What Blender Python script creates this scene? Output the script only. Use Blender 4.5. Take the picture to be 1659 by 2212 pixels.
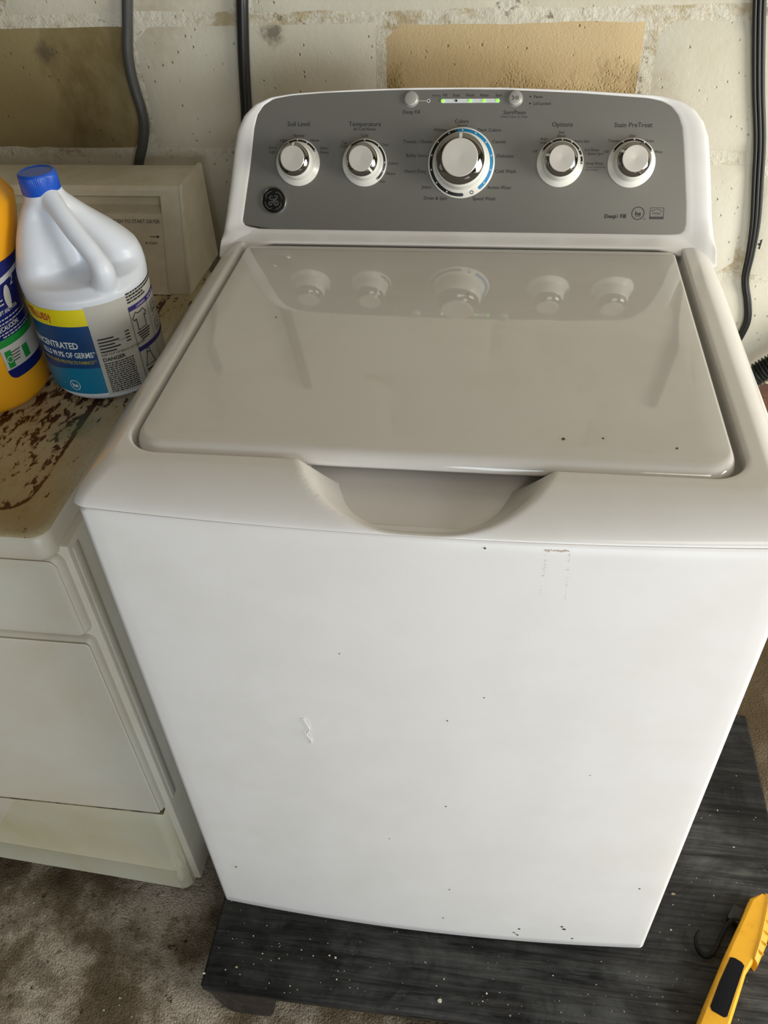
import bpy, bmesh, math, random
from mathutils import Vector, Matrix, noise
for o in list(bpy.data.objects): bpy.data.objects.remove(o)
scene = bpy.context.scene
COL = scene.collection
PI = math.pi
rad = math.radians

# ------------------------------------------------------------------ camera
cam_d = bpy.data.cameras.new('camera')
cam = bpy.data.objects.new('camera', cam_d); COL.objects.link(cam)
cam.location = (0.0618, -0.5748, 1.4128)
cam.rotation_euler = (0.8459, 0.0412, 0.13)
cam_d.sensor_fit = 'VERTICAL'; cam_d.sensor_height = 24.0
cam_d.lens = 24.0 * 1807.476 / 2212.0
cam_d.clip_start = 0.02
scene.camera = cam

# ------------------------------------------------------------------ world, lights, exposure
world = bpy.data.worlds.new('world'); scene.world = world; world.use_nodes = True
bg = world.node_tree.nodes['Background']
bg.inputs['Color'].default_value = (0.80, 0.88, 1.0, 1); bg.inputs['Strength'].default_value = 0.30

def area(name, loc, target, sx, sy, power, color):
    d = bpy.data.lights.new(name, 'AREA'); d.shape = 'RECTANGLE'; d.size = sx; d.size_y = sy
    d.energy = power; d.color = color
    o = bpy.data.objects.new(name, d); COL.objects.link(o); o.location = loc
    o.rotation_euler = (Vector(target) - Vector(loc)).to_track_quat('-Z', 'Z').to_euler()
    return o
area('garage_door_daylight', (2.55, -0.62, 0.90), (0.0, 0.3, 0.80), 1.6, 1.35, 76, (1.0, 0.975, 0.91))
area('front_opening_daylight', (0.80, -3.25, 0.78), (0.0, 0.0, 0.5), 2.2, 1.5, 46, (0.82, 0.92, 1.0))
area('overhead_fill', (1.0, -1.6, 2.25), (0.0, -0.2, 0.0), 0.8, 0.5, 7.5, (1.0, 0.90, 0.80))  # added fill from above to brighten the lid, no known lamp there

scene.view_settings.view_transform = 'Standard'
scene.view_settings.look = 'None'
scene.view_settings.gamma = 1.0
scene.view_settings.use_curve_mapping = False
scene.view_settings.exposure = 0.24

# ------------------------------------------------------------------ helpers
def tag(o, label=None, cat=None, group=None, kind=None):
    if label: o['label'] = label
    if cat: o['category'] = cat
    if group: o['group'] = group
    if kind: o['kind'] = kind
    return o

def empty(name, loc):
    o = bpy.data.objects.new(name, None); COL.objects.link(o); o.location = loc
    o.empty_display_size = 0.05
    return o

def setparent(o, parent):
    if parent is None: return
    M = Matrix.Identity(4); p = parent; chain = []
    while p is not None:
        chain.append(p); p = p.parent
    M = Matrix.Identity(4)
    for q in reversed(chain):
        M = M @ q.matrix_parent_inverse @ q.matrix_basis
    o.parent = parent; o.matrix_parent_inverse = M.inverted()

def link(name, me, mats, parent=None, smooth=None):
    o = bpy.data.objects.new(name, me); COL.objects.link(o)
    if mats is not None:
        for m in (mats if isinstance(mats, (list, tuple)) else [mats]): me.materials.append(m)
    if smooth is not None:
        me.polygons.foreach_set('use_smooth', [True] * len(me.polygons))
        me.set_sharp_from_angle(angle=rad(smooth))
    setparent(o, parent)
    return o

def obj(name, bm, mats, parent=None, smooth=None):
    me = bpy.data.meshes.new(name); bm.normal_update(); bm.to_mesh(me); bm.free()
    return link(name, me, mats, parent, smooth)

def box(bm, x0, x1, y0, y1, z0, z1, bev=0.0, seg=2, M=None, mi=0):
    c = [(x0,y0,z0),(x1,y0,z0),(x1,y1,z0),(x0,y1,z0),(x0,y0,z1),(x1,y0,z1),(x1,y1,z1),(x0,y1,z1)]
    if M is not None: c = [M @ Vector(p) for p in c]
    v = [bm.verts.new(p) for p in c]
    fs = [bm.faces.new([v[i] for i in q]) for q in ((3,2,1,0),(4,5,6,7),(0,1,5,4),(1,2,6,5),(2,3,7,6),(3,0,4,7))]
    for f in fs: f.material_index = mi
    if bev > 0:
        es = set(e for f in fs for e in f.edges)
        r = bmesh.ops.bevel(bm, geom=list(es), offset=bev, segments=seg, profile=0.5, affect='EDGES')
        for f in r['faces']: f.material_index = mi

def loft(bm, rings, closed=True, cap0=False, cap1=False, mi=0, flip=False):
    vs = [[bm.verts.new(p) for p in r] for r in rings]
    n = len(vs[0])
    for a, b in zip(vs, vs[1:]):
        for i in range(n if closed else n - 1):
            j = (i + 1) % n
            q = (a[i], a[j], b[j], b[i])
            if flip: q = q[::-1]
            try:
                f = bm.faces.new(q); f.material_index = mi
            except ValueError: pass
    if cap0:
        f = bm.faces.new(vs[0][::-1] if not flip else vs[0]); f.material_index = mi
    if cap1:
        f = bm.faces.new(vs[-1] if not flip else vs[-1][::-1]); f.material_index = mi
    return vs

def lathe(bm, prof, n=48, M=None, mi=0, a0=0.0, a1=2 * PI):
    full = abs(a1 - a0 - 2 * PI) < 1e-6
    k = n if full else n + 1
    rings = []
    for r, z in prof:
        ring = []
        for i in range(k):
            a = a0 + (a1 - a0) * i / n
            p = Vector((r * math.cos(a), r * math.sin(a), z))
            ring.append(M @ p if M is not None else p)
        rings.append(ring)
    return loft(bm, rings, closed=full, mi=mi)

def smoothpath(pts, k=8):
    P = [Vector(p) for p in pts]; out = []
    for i in range(len(P) - 1):
        p0 = P[max(i - 1, 0)]; p1 = P[i]; p2 = P[i + 1]; p3 = P[min(i + 2, len(P) - 1)]
        for j in range(k):
            t = j / k
            out.append(0.5 * ((2 * p1) + (p2 - p0) * t + (2 * p0 - 5 * p1 + 4 * p2 - p3) * t * t + (3 * p1 - p0 - 3 * p2 + p3) * t ** 3))
    out.append(P[-1])
    return out

def tube(bm, pts, r, n=12, mi=0, flat=1.0, up=None, cap=True):
    rr = r if callable(r) else (lambda t: r)
    rings = []; prev = None; N = len(pts)
    for i, p in enumerate(pts):
        d = (pts[min(i + 1, N - 1)] - pts[max(i - 1, 0)]).normalized()
        ref = Vector(up) if up else (prev if prev is not None else Vector((0.31, 0.2, 0.93)))
        a = ref - d * ref.dot(d); a.normalize(); b = d.cross(a); prev = a
        R = rr(i / max(1, N - 1))
        rings.append([p + a * (R * math.cos(2 * PI * k / n)) * flat + b * (R * math.sin(2 * PI * k / n)) for k in range(n)])
    loft(bm, rings, cap0=cap, cap1=cap, mi=mi, flip=True)

def smin(a, b): return min(a, b)
def sstep(t):
    t = max(0.0, min(1.0, t)); return t * t * (3 - 2 * t)

# ------------------------------------------------------------------ materials
def mat(name, col, rough=0.5, metal=0.0, spec=0.5, coat=0.0):
    m = bpy.data.materials.new(name); m.use_nodes = True
    b = m.node_tree.nodes['Principled BSDF']
    b.inputs['Base Color'].default_value = (*col, 1); b.inputs['Roughness'].default_value = rough
    b.inputs['Metallic'].default_value = metal; b.inputs['Specular IOR Level'].default_value = spec
    b.inputs['Coat Weight'].default_value = coat
    return m

class NT:
    def __init__(s, m): s.t = m.node_tree; s.b = s.t.nodes['Principled BSDF']
    def n(s, ty, **k):
        nd = s.t.nodes.new(ty)
        for a, v in k.items():
            if a in nd.inputs: nd.inputs[a].default_value = v
            else: setattr(nd, a, v)
        return nd
    def l(s, a, b): s.t.links.new(a, b)
    def coord(s, which='Object', scale=(1, 1, 1), loc=(0, 0, 0), rot=(0, 0, 0)):
        tc = s.n('ShaderNodeTexCoord'); mp = s.n('ShaderNodeMapping')
        mp.inputs['Scale'].default_value = scale; mp.inputs['Location'].default_value = loc; mp.inputs['Rotation'].default_value = rot
        s.l(tc.outputs[which], mp.inputs['Vector']); return mp.outputs[0]
    def noise(s, vec, scale, detail=4, rough=0.55, dist=0.0):
        nd = s.n('ShaderNodeTexNoise'); nd.inputs['Scale'].default_value = scale; nd.inputs['Detail'].default_value = detail
        nd.inputs['Roughness'].default_value = rough; nd.inputs['Distortion'].default_value = dist
        s.l(vec, nd.inputs['Vector']); return nd.outputs['Fac']
    def ramp(s, fac, stops):
        nd = s.n('ShaderNodeValToRGB'); cr = nd.color_ramp
        while len(cr.elements) < len(stops): cr.elements.new(0.5)
        for e, (p, c) in zip(cr.elements, stops):
            e.position = p; e.color = (*c, 1) if isinstance(c, (tuple, list)) else (c, c, c, 1)
        s.l(fac, nd.inputs['Fac']); return nd.outputs['Color']
    def mix(s, fac, a, b, mode='MIX'):
        nd = s.n('ShaderNodeMix', data_type='RGBA', blend_type=mode)
        for v, idx in ((fac, 0), (a, 6), (b, 7)):
            if isinstance(v, (int, float)): nd.inputs[idx].default_value = v
            elif isinstance(v, tuple): nd.inputs[idx].default_value = (*v, 1)
            else: s.l(v, nd.inputs[idx])
        return nd.outputs[2]
    def math(s, op, a, b=None, clamp=False):
        nd = s.n('ShaderNodeMath', operation=op, use_clamp=clamp)
        for i, v in enumerate((a, b)):
            if v is None: continue
            if isinstance(v, (int, float)): nd.inputs[i].default_value = v
            else: s.l(v, nd.inputs[i])
        return nd.outputs[0]
    def bump(s, h, strength=0.3, dist=0.002, prev=None):
        nd = s.n('ShaderNodeBump'); nd.inputs['Strength'].default_value = strength; nd.inputs['Distance'].default_value = dist
        s.l(h, nd.inputs['Height'])
        if prev is not None: s.l(prev, nd.inputs['Normal'])
        return nd.outputs[0]

white = mat('white_enamel', (0.80, 0.785, 0.765), 0.34)
t = NT(white); v = t.coord()
t.l(t.mix(t.ramp(t.noise(v, 9, 5, 0.6), [(0.42, 0.0), (0.62, 1.0)]), (0.80, 0.785, 0.765), (0.77, 0.755, 0.725)), t.b.inputs['Base Color'])
t.l(t.bump(t.noise(v, 260, 2), 0.05, 0.0006), t.b.inputs['Normal'])

lidm = mat('glossy_white_lid', (0.72, 0.70, 0.665), 0.10, spec=0.75)
t = NT(lidm); v = t.coord()
n1 = t.noise(v, 7, 5, 0.65, 0.6)
t.l(t.mix(t.ramp(n1, [(0.45, 0.0), (0.7, 1.0)]), (0.72, 0.70, 0.66), (0.69, 0.665, 0.615)), t.b.inputs['Base Color'])
t.l(t.ramp(n1, [(0.35, 0.03), (0.75, 0.07)]), t.b.inputs['Roughness'])
plast = mat('white_plastic', (0.80, 0.785, 0.75), 0.20)
t = NT(plast); v = t.coord()
t.l(t.mix(t.ramp(t.noise(v, 14, 4), [(0.45, 0.0), (0.7, 1.0)]), (0.80, 0.785, 0.75), (0.77, 0.75, 0.71)), t.b.inputs['Base Color'])
panelm = mat('silver_panel', (0.215, 0.212, 0.19), 0.38, metal=0.4)
t = NT(panelm); v = t.coord()
t.l(t.bump(t.noise(v, 900, 2), 0.08, 0.0003), t.b.inputs['Normal'])
ink = mat('black_ink', (0.018, 0.018, 0.016), 0.6)
ink2 = mat('grey_ink', (0.055, 0.053, 0.048), 0.6)
chrome = mat('chrome', (0.24, 0.23, 0.22), 0.05, metal=1.0)
knobface = mat('brushed_knob_face', (0.66, 0.64, 0.58), 0.32, metal=0.25)
knobw = mat('knob_white', (0.80, 0.79, 0.72), 0.22)
bluearc = mat('blue_arc', (0.004, 0.22, 0.47), 0.45)
blackarc = mat('black_arc', (0.014, 0.013, 0.013), 0.35)
dotm = mat('pale_dot', (0.70, 0.73, 0.72), 0.4)
btnm = mat('silver_button', (0.46, 0.45, 0.42), 0.33, metal=0.4)
rubber = mat('black_rubber', (0.008, 0.008, 0.008), 0.5)
darkgap = mat('dark_gap', (0.03, 0.03, 0.03), 0.8)
led = mat('green_led', (0.1, 0.8, 0.05), 0.4)
led.node_tree.nodes['Principled BSDF'].inputs['Emission Color'].default_value = (0.22, 1.0, 0.03, 1)
led.node_tree.nodes['Principled BSDF'].inputs['Emission Strength'].default_value = 1.3
emblemd = mat('emblem_dark', (0.03, 0.032, 0.03), 0.22, metal=0.7)
embleml = mat('emblem_grey', (0.16, 0.16, 0.15), 0.35, metal=0.5)

# dryer
def dryer_mat(name, base, yellow):
    m = mat(name, base, 0.38); t = NT(m); v = t.coord()
    c = t.mix(t.ramp(t.noise(v, 3.2, 5, 0.6, 0.4), [(0.40, 0.0), (0.66, 1.0)]), base, yellow)
    sp = t.ramp(t.noise(t.coord(scale=(1, 1, 0.5)), 60, 3, 0.7), [(0.76, 0.0), (0.79, 1.0)])
    c = t.mix(sp, c, (0.20, 0.13, 0.06))
    t.l(c, t.b.inputs['Base Color'])
    t.l(t.bump(t.noise(v, 220, 2), 0.06, 0.0006), t.b.inputs['Normal'])
    return m
dry = dryer_mat('dryer_enamel', (0.64, 0.615, 0.53), (0.59, 0.54, 0.42))
dry2 = dryer_mat('dryer_kick_enamel', (0.60, 0.60, 0.49), (0.54, 0.48, 0.31))
drycon = mat('dryer_console_plastic', (0.68, 0.64, 0.50), 0.5)
t = NT(drycon); v = t.coord()
t.l(t.mix(t.ramp(t.noise(v, 18, 5, 0.65), [(0.4, 0.0), (0.7, 1.0)]), (0.70, 0.66, 0.52), (0.60, 0.54, 0.40)), t.b.inputs['Base Color'])
# rusty dryer top
rust = mat('rusty_enamel', (0.5, 0.48, 0.38), 0.45); t = NT(rust)
v = t.coord()
base = t.mix(t.ramp(t.noise(v, 6, 5, 0.6), [(0.38, 0.0), (0.66, 1.0)]), (0.53, 0.48, 0.34), (0.41, 0.33, 0.17))
fine = t.ramp(t.noise(v, 150, 4, 0.8), [(0.52, 0.0), (0.75, 0.5)])
base = t.mix(fine, base, (0.28, 0.18, 0.07))
streak = t.noise(t.coord(scale=(2.3, 1.0, 1.0), rot=(0, 0, rad(-38))), 42, 4, 0.66, 0.35)
big = t.noise(v, 4.5, 2, 0.5)
rim = t.n('ShaderNodeAttribute', attribute_name='wear')
mask = t.math('ADD', streak, t.math('MULTIPLY', t.math('SUBTRACT', big, 0.5), 0.34))
mask = t.math('ADD', mask, t.math('MULTIPLY', t.math('SUBTRACT', rim.outputs['Fac'], 0.5), 0.34))
halo = t.ramp(mask, [(0.53, 0.0), (0.585, 1.0)])
core = t.ramp(mask, [(0.572, 0.0), (0.592, 1.0)])
c = t.mix(t.math('MULTIPLY', halo, 0.55), base, (0.30, 0.14, 0.035))
c = t.mix(core, c, (0.045, 0.012, 0.004))
# faint green smear left by a spill
tc = t.n('ShaderNodeTexCoord'); vm = t.n('ShaderNodeVectorMath', operation='DISTANCE'); t.l(tc.outputs['Object'], vm.inputs[0])
vm.inputs[1].default_value = (-0.492, 0.272, 0.773)
g = t.math('ADD', vm.outputs['Value'], t.math('MULTIPLY', t.noise(v, 30, 4), 0.05))
c = t.mix(t.math('MULTIPLY', t.ramp(g, [(0.035, 1.0), (0.065, 0.0)]), 0.45), c, (0.10, 0.24, 0.15))
t.l(c, t.b.inputs['Base Color'])
t.l(t.bump(t.math('ADD', core, fine), 0.25, 0.0008), t.b.inputs['Normal'])

# wall paint
def wall_mat(name, paint, stain, amount, pit=1.0, stained_lo=False):
    m = mat(name, paint, 0.62, spec=0.3); t = NT(m); v = t.coord()
    c = t.mix(t.ramp(t.noise(v, 5, 5, 0.6, 0.5), [(0.35, 0.0), (0.70, 1.0)]), paint, tuple(x * y for x, y in zip(paint, (0.90, 0.87, 0.80))))
    s1 = t.noise(v, 3.3, 6, 0.62, 0.3)
    if stained_lo:                             # damp has eaten the paint off the lower part of this block
        sx_ = t.n('ShaderNodeSeparateXYZ'); t.l(v, sx_.inputs[0])
        lo = t.math('MULTIPLY', t.math('SUBTRACT', 1.125, sx_.outputs['Z']), 4.2)
        s1 = t.math('ADD', t.math('MULTIPLY', s1, 0.75), t.math('MULTIPLY', lo, 0.45))
    sm = t.ramp(s1, [(0.62 - amount, 0.0), (0.72 - amount * 0.8, 1.0)])
    c = t.mix(sm, c, stain)
    g = t.ramp(t.noise(v, 34, 3, 0.7), [(0.73, 0.0), (0.76, 1.0)])
    c = t.mix(t.math('MULTIPLY', g, 0.8), c, (0.10, 0.07, 0.035))
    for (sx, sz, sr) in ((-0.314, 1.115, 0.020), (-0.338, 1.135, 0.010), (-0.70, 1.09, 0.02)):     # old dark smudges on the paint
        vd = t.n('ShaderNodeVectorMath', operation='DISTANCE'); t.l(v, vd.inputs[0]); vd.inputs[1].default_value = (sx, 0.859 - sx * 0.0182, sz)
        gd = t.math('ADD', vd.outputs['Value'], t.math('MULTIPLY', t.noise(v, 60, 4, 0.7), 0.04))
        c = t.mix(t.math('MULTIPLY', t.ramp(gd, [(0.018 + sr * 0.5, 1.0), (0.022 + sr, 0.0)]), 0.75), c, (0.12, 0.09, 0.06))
    t.l(c, t.b.inputs['Base Color'])
    vor = t.n('ShaderNodeTexVoronoi'); vor.inputs['Scale'].default_value = 70; vor.inputs['Randomness'].default_value = 1.0
    t.l(v, vor.inputs['Vector'])
    pits = t.ramp(vor.outputs['Distance'], [(0.0, 0.0), (0.16, 1.0)])
    pm = t.ramp(t.noise(v, 13, 3, 0.6), [(0.50, 0.0), (0.56, 1.0)])
    h = t.math('ADD', t.math('SUBTRACT', 1.0, t.math('MULTIPLY', t.math('SUBTRACT', 1.0, pits), pm)), t.math('ADD', t.math('MULTIPLY', t.noise(v, 14, 4, 0.5), 0.22), t.math('MULTIPLY', t.noise(v, 110, 4, 0.6), 0.16)))
    nb = t.bump(h, 0.8 * pit, 0.005)
    if stained_lo:
        v2 = t.n('ShaderNodeTexVoronoi'); v2.inputs['Scale'].default_value = 230; t.l(v, v2.inputs['Vector'])
        rg_ = t.math('MULTIPLY', t.ramp(v2.outputs['Distance'], [(0.05, 0.0), (0.5, 1.0)]), t.math('ADD', sm, 0.12))
        nb = t.bump(rg_, 0.7, 0.003, nb)
        gs = t.ramp(t.noise(v, 130, 3, 0.6), [(0.60, 0.0), (0.70, 1.0)])
        t.l(t.mix(t.math('MULTIPLY', t.math('MULTIPLY', gs, sm), 0.55), c, (0.16, 0.11, 0.045)), t.b.inputs['Base Color'])
    t.l(nb, t.b.inputs['Normal'])
    return m
PAINT = (0.67, 0.64, 0.53)
blockm = wall_mat('painted_block', PAINT, (0.52, 0.46, 0.34), 0.03)
tanm = wall_mat('tan_stained_block', (0.64, 0.50, 0.29), (0.34, 0.24, 0.10), 0.13, 1.0, True)
brownst = wall_mat('brown_damp_block', (0.34, 0.28, 0.14), (0.19, 0.14, 0.055), 0.14, 0.9)
brownp = wall_mat('brown_painted_block', (0.12, 0.055, 0.03), (0.05, 0.02, 0.012), 0.1)
mortarm = mat('painted_mortar', PAINT, 0.7, spec=0.3); t = NT(mortarm); v = t.coord()
dirt = t.ramp(t.noise(t.coord(scale=(1, 1, 1.6)), 11, 6, 0.75, 0.4), [(0.50, 0.0), (0.62, 1.0)])
c = t.mix(t.math('MULTIPLY', dirt, 0.75), (0.70, 0.66, 0.54), (0.42, 0.32, 0.15))
cr = t.ramp(t.noise(v, 38, 5, 0.7, 0.6), [(0.60, 0.0), (0.66, 1.0)])
c = t.mix(t.math('MULTIPLY', cr, 0.75), c, (0.16, 0.12, 0.07))
t.l(c, t.b.inputs['Base Color'])
t.l(t.bump(t.noise(v, 48, 6, 0.7), 0.9, 0.006), t.b.inputs['Normal'])

# concrete floor
floorm = mat('dirty_concrete', (0.2, 0.17, 0.13), 0.85, spec=0.25); t = NT(floorm); v = t.coord()
a = t.noise(v, 5.5, 7, 0.62, 0.1); b2 = t.noise(v, 260, 2, 0.6)
c = t.ramp(a, [(0.34, (0.07, 0.05, 0.028)), (0.46, (0.19, 0.15, 0.10)), (0.57, (0.50, 0.44, 0.36)), (0.75, (0.64, 0.58, 0.49))])
c = t.mix(0.55, c, t.ramp(b2, [(0.34, (0.3, 0.28, 0.25)), (0.52, (0.85, 0.83, 0.80)), (0.68, (1, 1, 0.97))]), 'MULTIPLY')
fb = t.ramp(t.noise(v, 15, 5, 0.65), [(0.50, 0.0), (0.62, 1.0)])
c = t.mix(t.math('MULTIPLY', fb, 0.6), c, (0.11, 0.082, 0.045))
pit = t.ramp(t.noise(v, 52, 3, 0.6), [(0.27, 1.0), (0.33, 0.0)])
c = t.mix(pit, c, (0.02, 0.016, 0.01))
c = t.mix(t.math('MULTIPLY', t.ramp(t.noise(v, 75, 4, 0.7), [(0.58, 0.0), (0.68, 1.0)]), 0.7), c, (0.07, 0.05, 0.03))
tcf = t.n('ShaderNodeTexCoord'); vd = t.n('ShaderNodeVectorMath', operation='DISTANCE'); t.l(tcf.outputs['Object'], vd.inputs[0])
vd.inputs[1].default_value = (0.95, 0.62, -0.165)                  # darker brown patch towards the corner
gd = t.math('ADD', vd.outputs['Value'], t.math('MULTIPLY', t.noise(v, 4, 4), 0.35))
c = t.mix(t.math('MULTIPLY', t.ramp(gd, [(0.45, 1.0), (0.85, 0.0)]), 0.85), c, (0.085, 0.058, 0.028))
t.l(c, t.b.inputs['Base Color'])
t.l(t.bump(t.math('ADD', b2, t.noise(v, 30, 5, 0.6)), 0.7, 0.004), t.b.inputs['Normal'])

# black platform
platm = mat('black_timber', (0.03, 0.03, 0.03), 0.62, spec=0.18); t = NT(platm)
v = t.coord(); vg = t.coord(scale=(0.035, 1.0, 1.0))
grain = t.noise(vg, 130, 5, 0.7, 0.3); gr2 = t.noise(t.coord(scale=(0.10, 1, 1)), 34, 4, 0.7)
dust = t.ramp(t.noise(v, 8, 7, 0.7, 0.7), [(0.38, 0.0), (0.68, 1.0)])
c = t.ramp(grain, [(0.36, (0.003, 0.003, 0.003)), (0.50, (0.014, 0.014, 0.014)), (0.70, (0.040, 0.040, 0.037))])
c = t.mix(t.math('MULTIPLY', t.math('MULTIPLY', dust, 0.85), t.ramp(t.noise(vg, 75, 5, 0.75), [(0.36, 0.05), (0.62, 1.0)])), c, (0.105, 0.108, 0.104))
c = t.mix(t.ramp(gr2, [(0.34, 0.9), (0.44, 0.0)]), c, (0.003, 0.003, 0.003))
c = t.mix(t.ramp(t.noise(v, 2.6, 3, 0.5), [(0.40, 0.6), (0.52, 0.0)]), c, (0.006, 0.006, 0.006))
sp = t.ramp(t.noise(v, 150, 2, 0.5), [(0.745, 0.0), (0.765, 1.0)])
c = t.mix(sp, c, (0.42, 0.40, 0.32))
t.l(c, t.b.inputs['Base Color'])
t.l(t.bump(t.math('ADD', grain, gr2), 0.6, 0.0018), t.b.inputs['Normal'])
footm = mat('brown_black_plastic', (0.026, 0.019, 0.014), 0.6); t = NT(footm)
t.l(t.mix(t.ramp(t.noise(t.coord(), 60, 5, 0.7), [(0.5, 0.0), (0.8, 1.0)]), (0.024, 0.018, 0.013), (0.08, 0.065, 0.045)), t.b.inputs['Base Color'])

jugm = mat('white_hdpe', (0.71, 0.75, 0.81), 0.36); jugm.node_tree.nodes['Principled BSDF'].inputs['Subsurface Weight'].default_value = 0.15
jugm.node_tree.nodes['Principled BSDF'].inputs['Subsurface Radius'].default_value = (0.01, 0.01, 0.01)
capm = mat('blue_cap', (0.006, 0.075, 0.46), 0.35)
labyel = mat('label_yellow', (0.72, 0.62, 0.01), 0.4)
labblue = mat('label_blue', (0.004, 0.05, 0.17), 0.4); t = NT(labblue); v = t.coord()
c = t.mix(t.ramp(t.noise(v, 22, 5, 0.7, 1.2), [(0.66, 0.0), (0.72, 1.0)]), (0.004, 0.05, 0.17), (0.10, 0.30, 0.38)); t.l(c, t.b.inputs['Base Color'])
labteal = mat('label_teal', (0.0, 0.16, 0.30), 0.4); t = NT(labteal); v = t.coord()
c = t.mix(t.ramp(t.noise(v, 30, 6, 0.75, 1.5), [(0.62, 0.0), (0.68, 1.0)]), (0.0, 0.17, 0.31), (0.30, 0.52, 0.55)); t.l(c, t.b.inputs['Base Color'])
labwhite = mat('label_white', (0.47, 0.46, 0.41), 0.45)
labtext = mat('label_white_ink', (0.72, 0.76, 0.76), 0.5)
labred = mat('label_red_ink', (0.45, 0.03, 0.02), 0.5)
labgold = mat('label_gold_ink', (0.42, 0.34, 0.05), 0.5)
labviol = mat('label_violet', (0.03, 0.02, 0.16), 0.5)
orange = mat('orange_hdpe', (0.80, 0.36, 0.012), 0.28)
navy = mat('label_navy', (0.006, 0.010, 0.11), 0.3)
green = mat('label_green', (0.01, 0.22, 0.035), 0.4)
silver = mat('label_silver', (0.62, 0.62, 0.62), 0.3, metal=0.3)
yellow = mat('yellow_plastic', (0.78, 0.40, 0.018), 0.42); t = NT(yellow)
t.l(t.mix(t.ramp(t.noise(t.coord(), 40, 4), [(0.5, 0.0), (0.75, 1.0)]), (0.78, 0.40, 0.018), (0.66, 0.32, 0.012)), t.b.inputs['Base Color'])
gripm = mat('black_grip', (0.006, 0.006, 0.008), 0.8, spec=0.15); t = NT(gripm)
t.l(t.bump(t.noise(t.coord(), 300, 3), 0.5, 0.001), t.b.inputs['Normal'])
cordm = mat('grey_cord', (0.065, 0.065, 0.06), 0.45)
cordb = mat('black_cord', (0.006, 0.006, 0.005), 0.42)
hosem = mat('black_hose', (0.018, 0.020, 0.018), 0.35)
ceilm = mat('dark_ceiling_timber', (0.20, 0.13, 0.08), 0.8); t = NT(ceilm)
t.l(t.mix(t.noise(t.coord(scale=(1, 0.1, 1)), 12, 4), (0.22, 0.19, 0.15), (0.12, 0.10, 0.08)), t.b.inputs['Base Color'])
wallp = mat('painted_wall', (0.16, 0.14, 0.11), 0.8); t = NT(wallp)
t.l(t.bump(t.noise(t.coord(), 20, 4), 0.4, 0.004), t.b.inputs['Normal'])

# ------------------------------------------------------------------ setting
FZ = -0.165
bm = bmesh.new(); box(bm, -2.25, 2.9, -3.6, 0.95, FZ - 0.1, FZ)
tag(obj('floor', bm, floorm), kind='structure')
bm = bmesh.new(); box(bm, -2.25, 2.9, -3.6, 1.1, 2.35, 2.42)
tag(obj('ceiling', bm, ceilm), kind='structure')
bm = bmesh.new(); box(bm, -2.3, -2.2, -3.6, 1.1, FZ - 0.1, 2.42)
tag(obj('wall_left', bm, wallp), kind='structure')
bm = bmesh.new(); box(bm, -2.2, 0.1, -3.6, -3.45, FZ - 0.1, 2.42); box(bm, 2.4, 2.9, -3.6, -3.45, FZ - 0.1, 2.42); box(bm, 0.1, 2.4, -3.6, -3.45, 1.55, 2.42)
tag(obj('wall_front', bm, wallp), kind='structure')
bm = bmesh.new(); box(bm, 2.8, 2.9, 0.45, 1.1, FZ - 0.1, 2.42); box(bm, 2.8, 2.9, -3.45, -1.35, FZ - 0.1, 2.42); box(bm, 2.8, 2.9, -1.35, 0.45, 1.60, 2.42)
tag(obj('wall_right', bm, wallp), kind='structure')
YAW = -0.0182
WM = Matrix.Translation((0, 0.859, 0)) @ Matrix.Rotation(YAW, 4, 'Z')
bm = bmesh.new(); box(bm, -2.4, 2.8, 0.0, 0.14, FZ - 0.1, 2.42, M=WM)
wall = tag(obj('wall_back', bm, mortarm), kind='structure')
rng = random.Random(5)
WX, WZ, BW, BH = -0.1458, 1.1329, 0.4064, 0.2032
for j in range(-5, 3):                       # courses of concrete block, row -1 is the one beside the console
    off = 0.0 if j % 2 else 0.5
    for i in range(-5, 4):
        s0 = WX + (i + off) * BW; z0 = WZ + j * BH
        m = blockm
        if j == -1 and i == -2: m = brownst
        if j == -1 and i == 0: m = tanm
        if j <= -4: m = brownp
        jt = 0.0050
        bm = bmesh.new()
        pr = 0.0034 + rng.uniform(-0.001, 0.0014)
        x0, x1, a0, a1 = s0 + jt, s0 + BW - jt, z0 + jt, z0 + BH - jt
        # front face grid with a soft rounded, slightly uneven arris
        nx, nz = 14, 8
        vs = []
        for b_ in range(nz + 1):
            row = []
            for a_ in range(nx + 1):
                u, w = a_ / nx, b_ / nz
                X = x0 + (x1 - x0) * u; Z = a0 + (a1 - a0) * w
                e = min(u, 1 - u) * (x1 - x0); f = min(w, 1 - w) * (a1 - a0)
                nn = noise.noise(Vector((X * 30, Z * 30, j))) 
                if a_ in (0, nx): X += nn * 0.0022
                if b_ in (0, nz): Z += nn * 0.0022
                y = -pr if (e > 1e-6 and f > 1e-6) else 0.0008
                y += noise.noise(Vector((X * 9, Z * 9, 3.0))) * 0.0007
                row.append(bm.verts.new(WM @ Vector((X, y, Z))))
            vs.append(row)
        for b_ in range(nz):
            for a_ in range(nx):
                bm.faces.new((vs[b_][a_], vs[b_][a_ + 1], vs[b_ + 1][a_ + 1], vs[b_ + 1][a_]))
        obj('block', bm, m, wall, smooth=70)
# a small hole knocked in the wall on the right
bm = bmesh.new()
vs = [bm.verts.new(WM @ Vector((0.500 + 0.0125 * math.cos(2 * PI * k / 22) * (1 + .12 * math.sin(3 * k)), -0.0036, 0.790 + 0.0125 * math.sin(2 * PI * k / 22) * (1 + .15 * math.cos(2.3 * k))))) for k in range(22)]
bm.faces.new(vs[::-1])
obj('cable_hole', bm, [rubber], wall)

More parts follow.
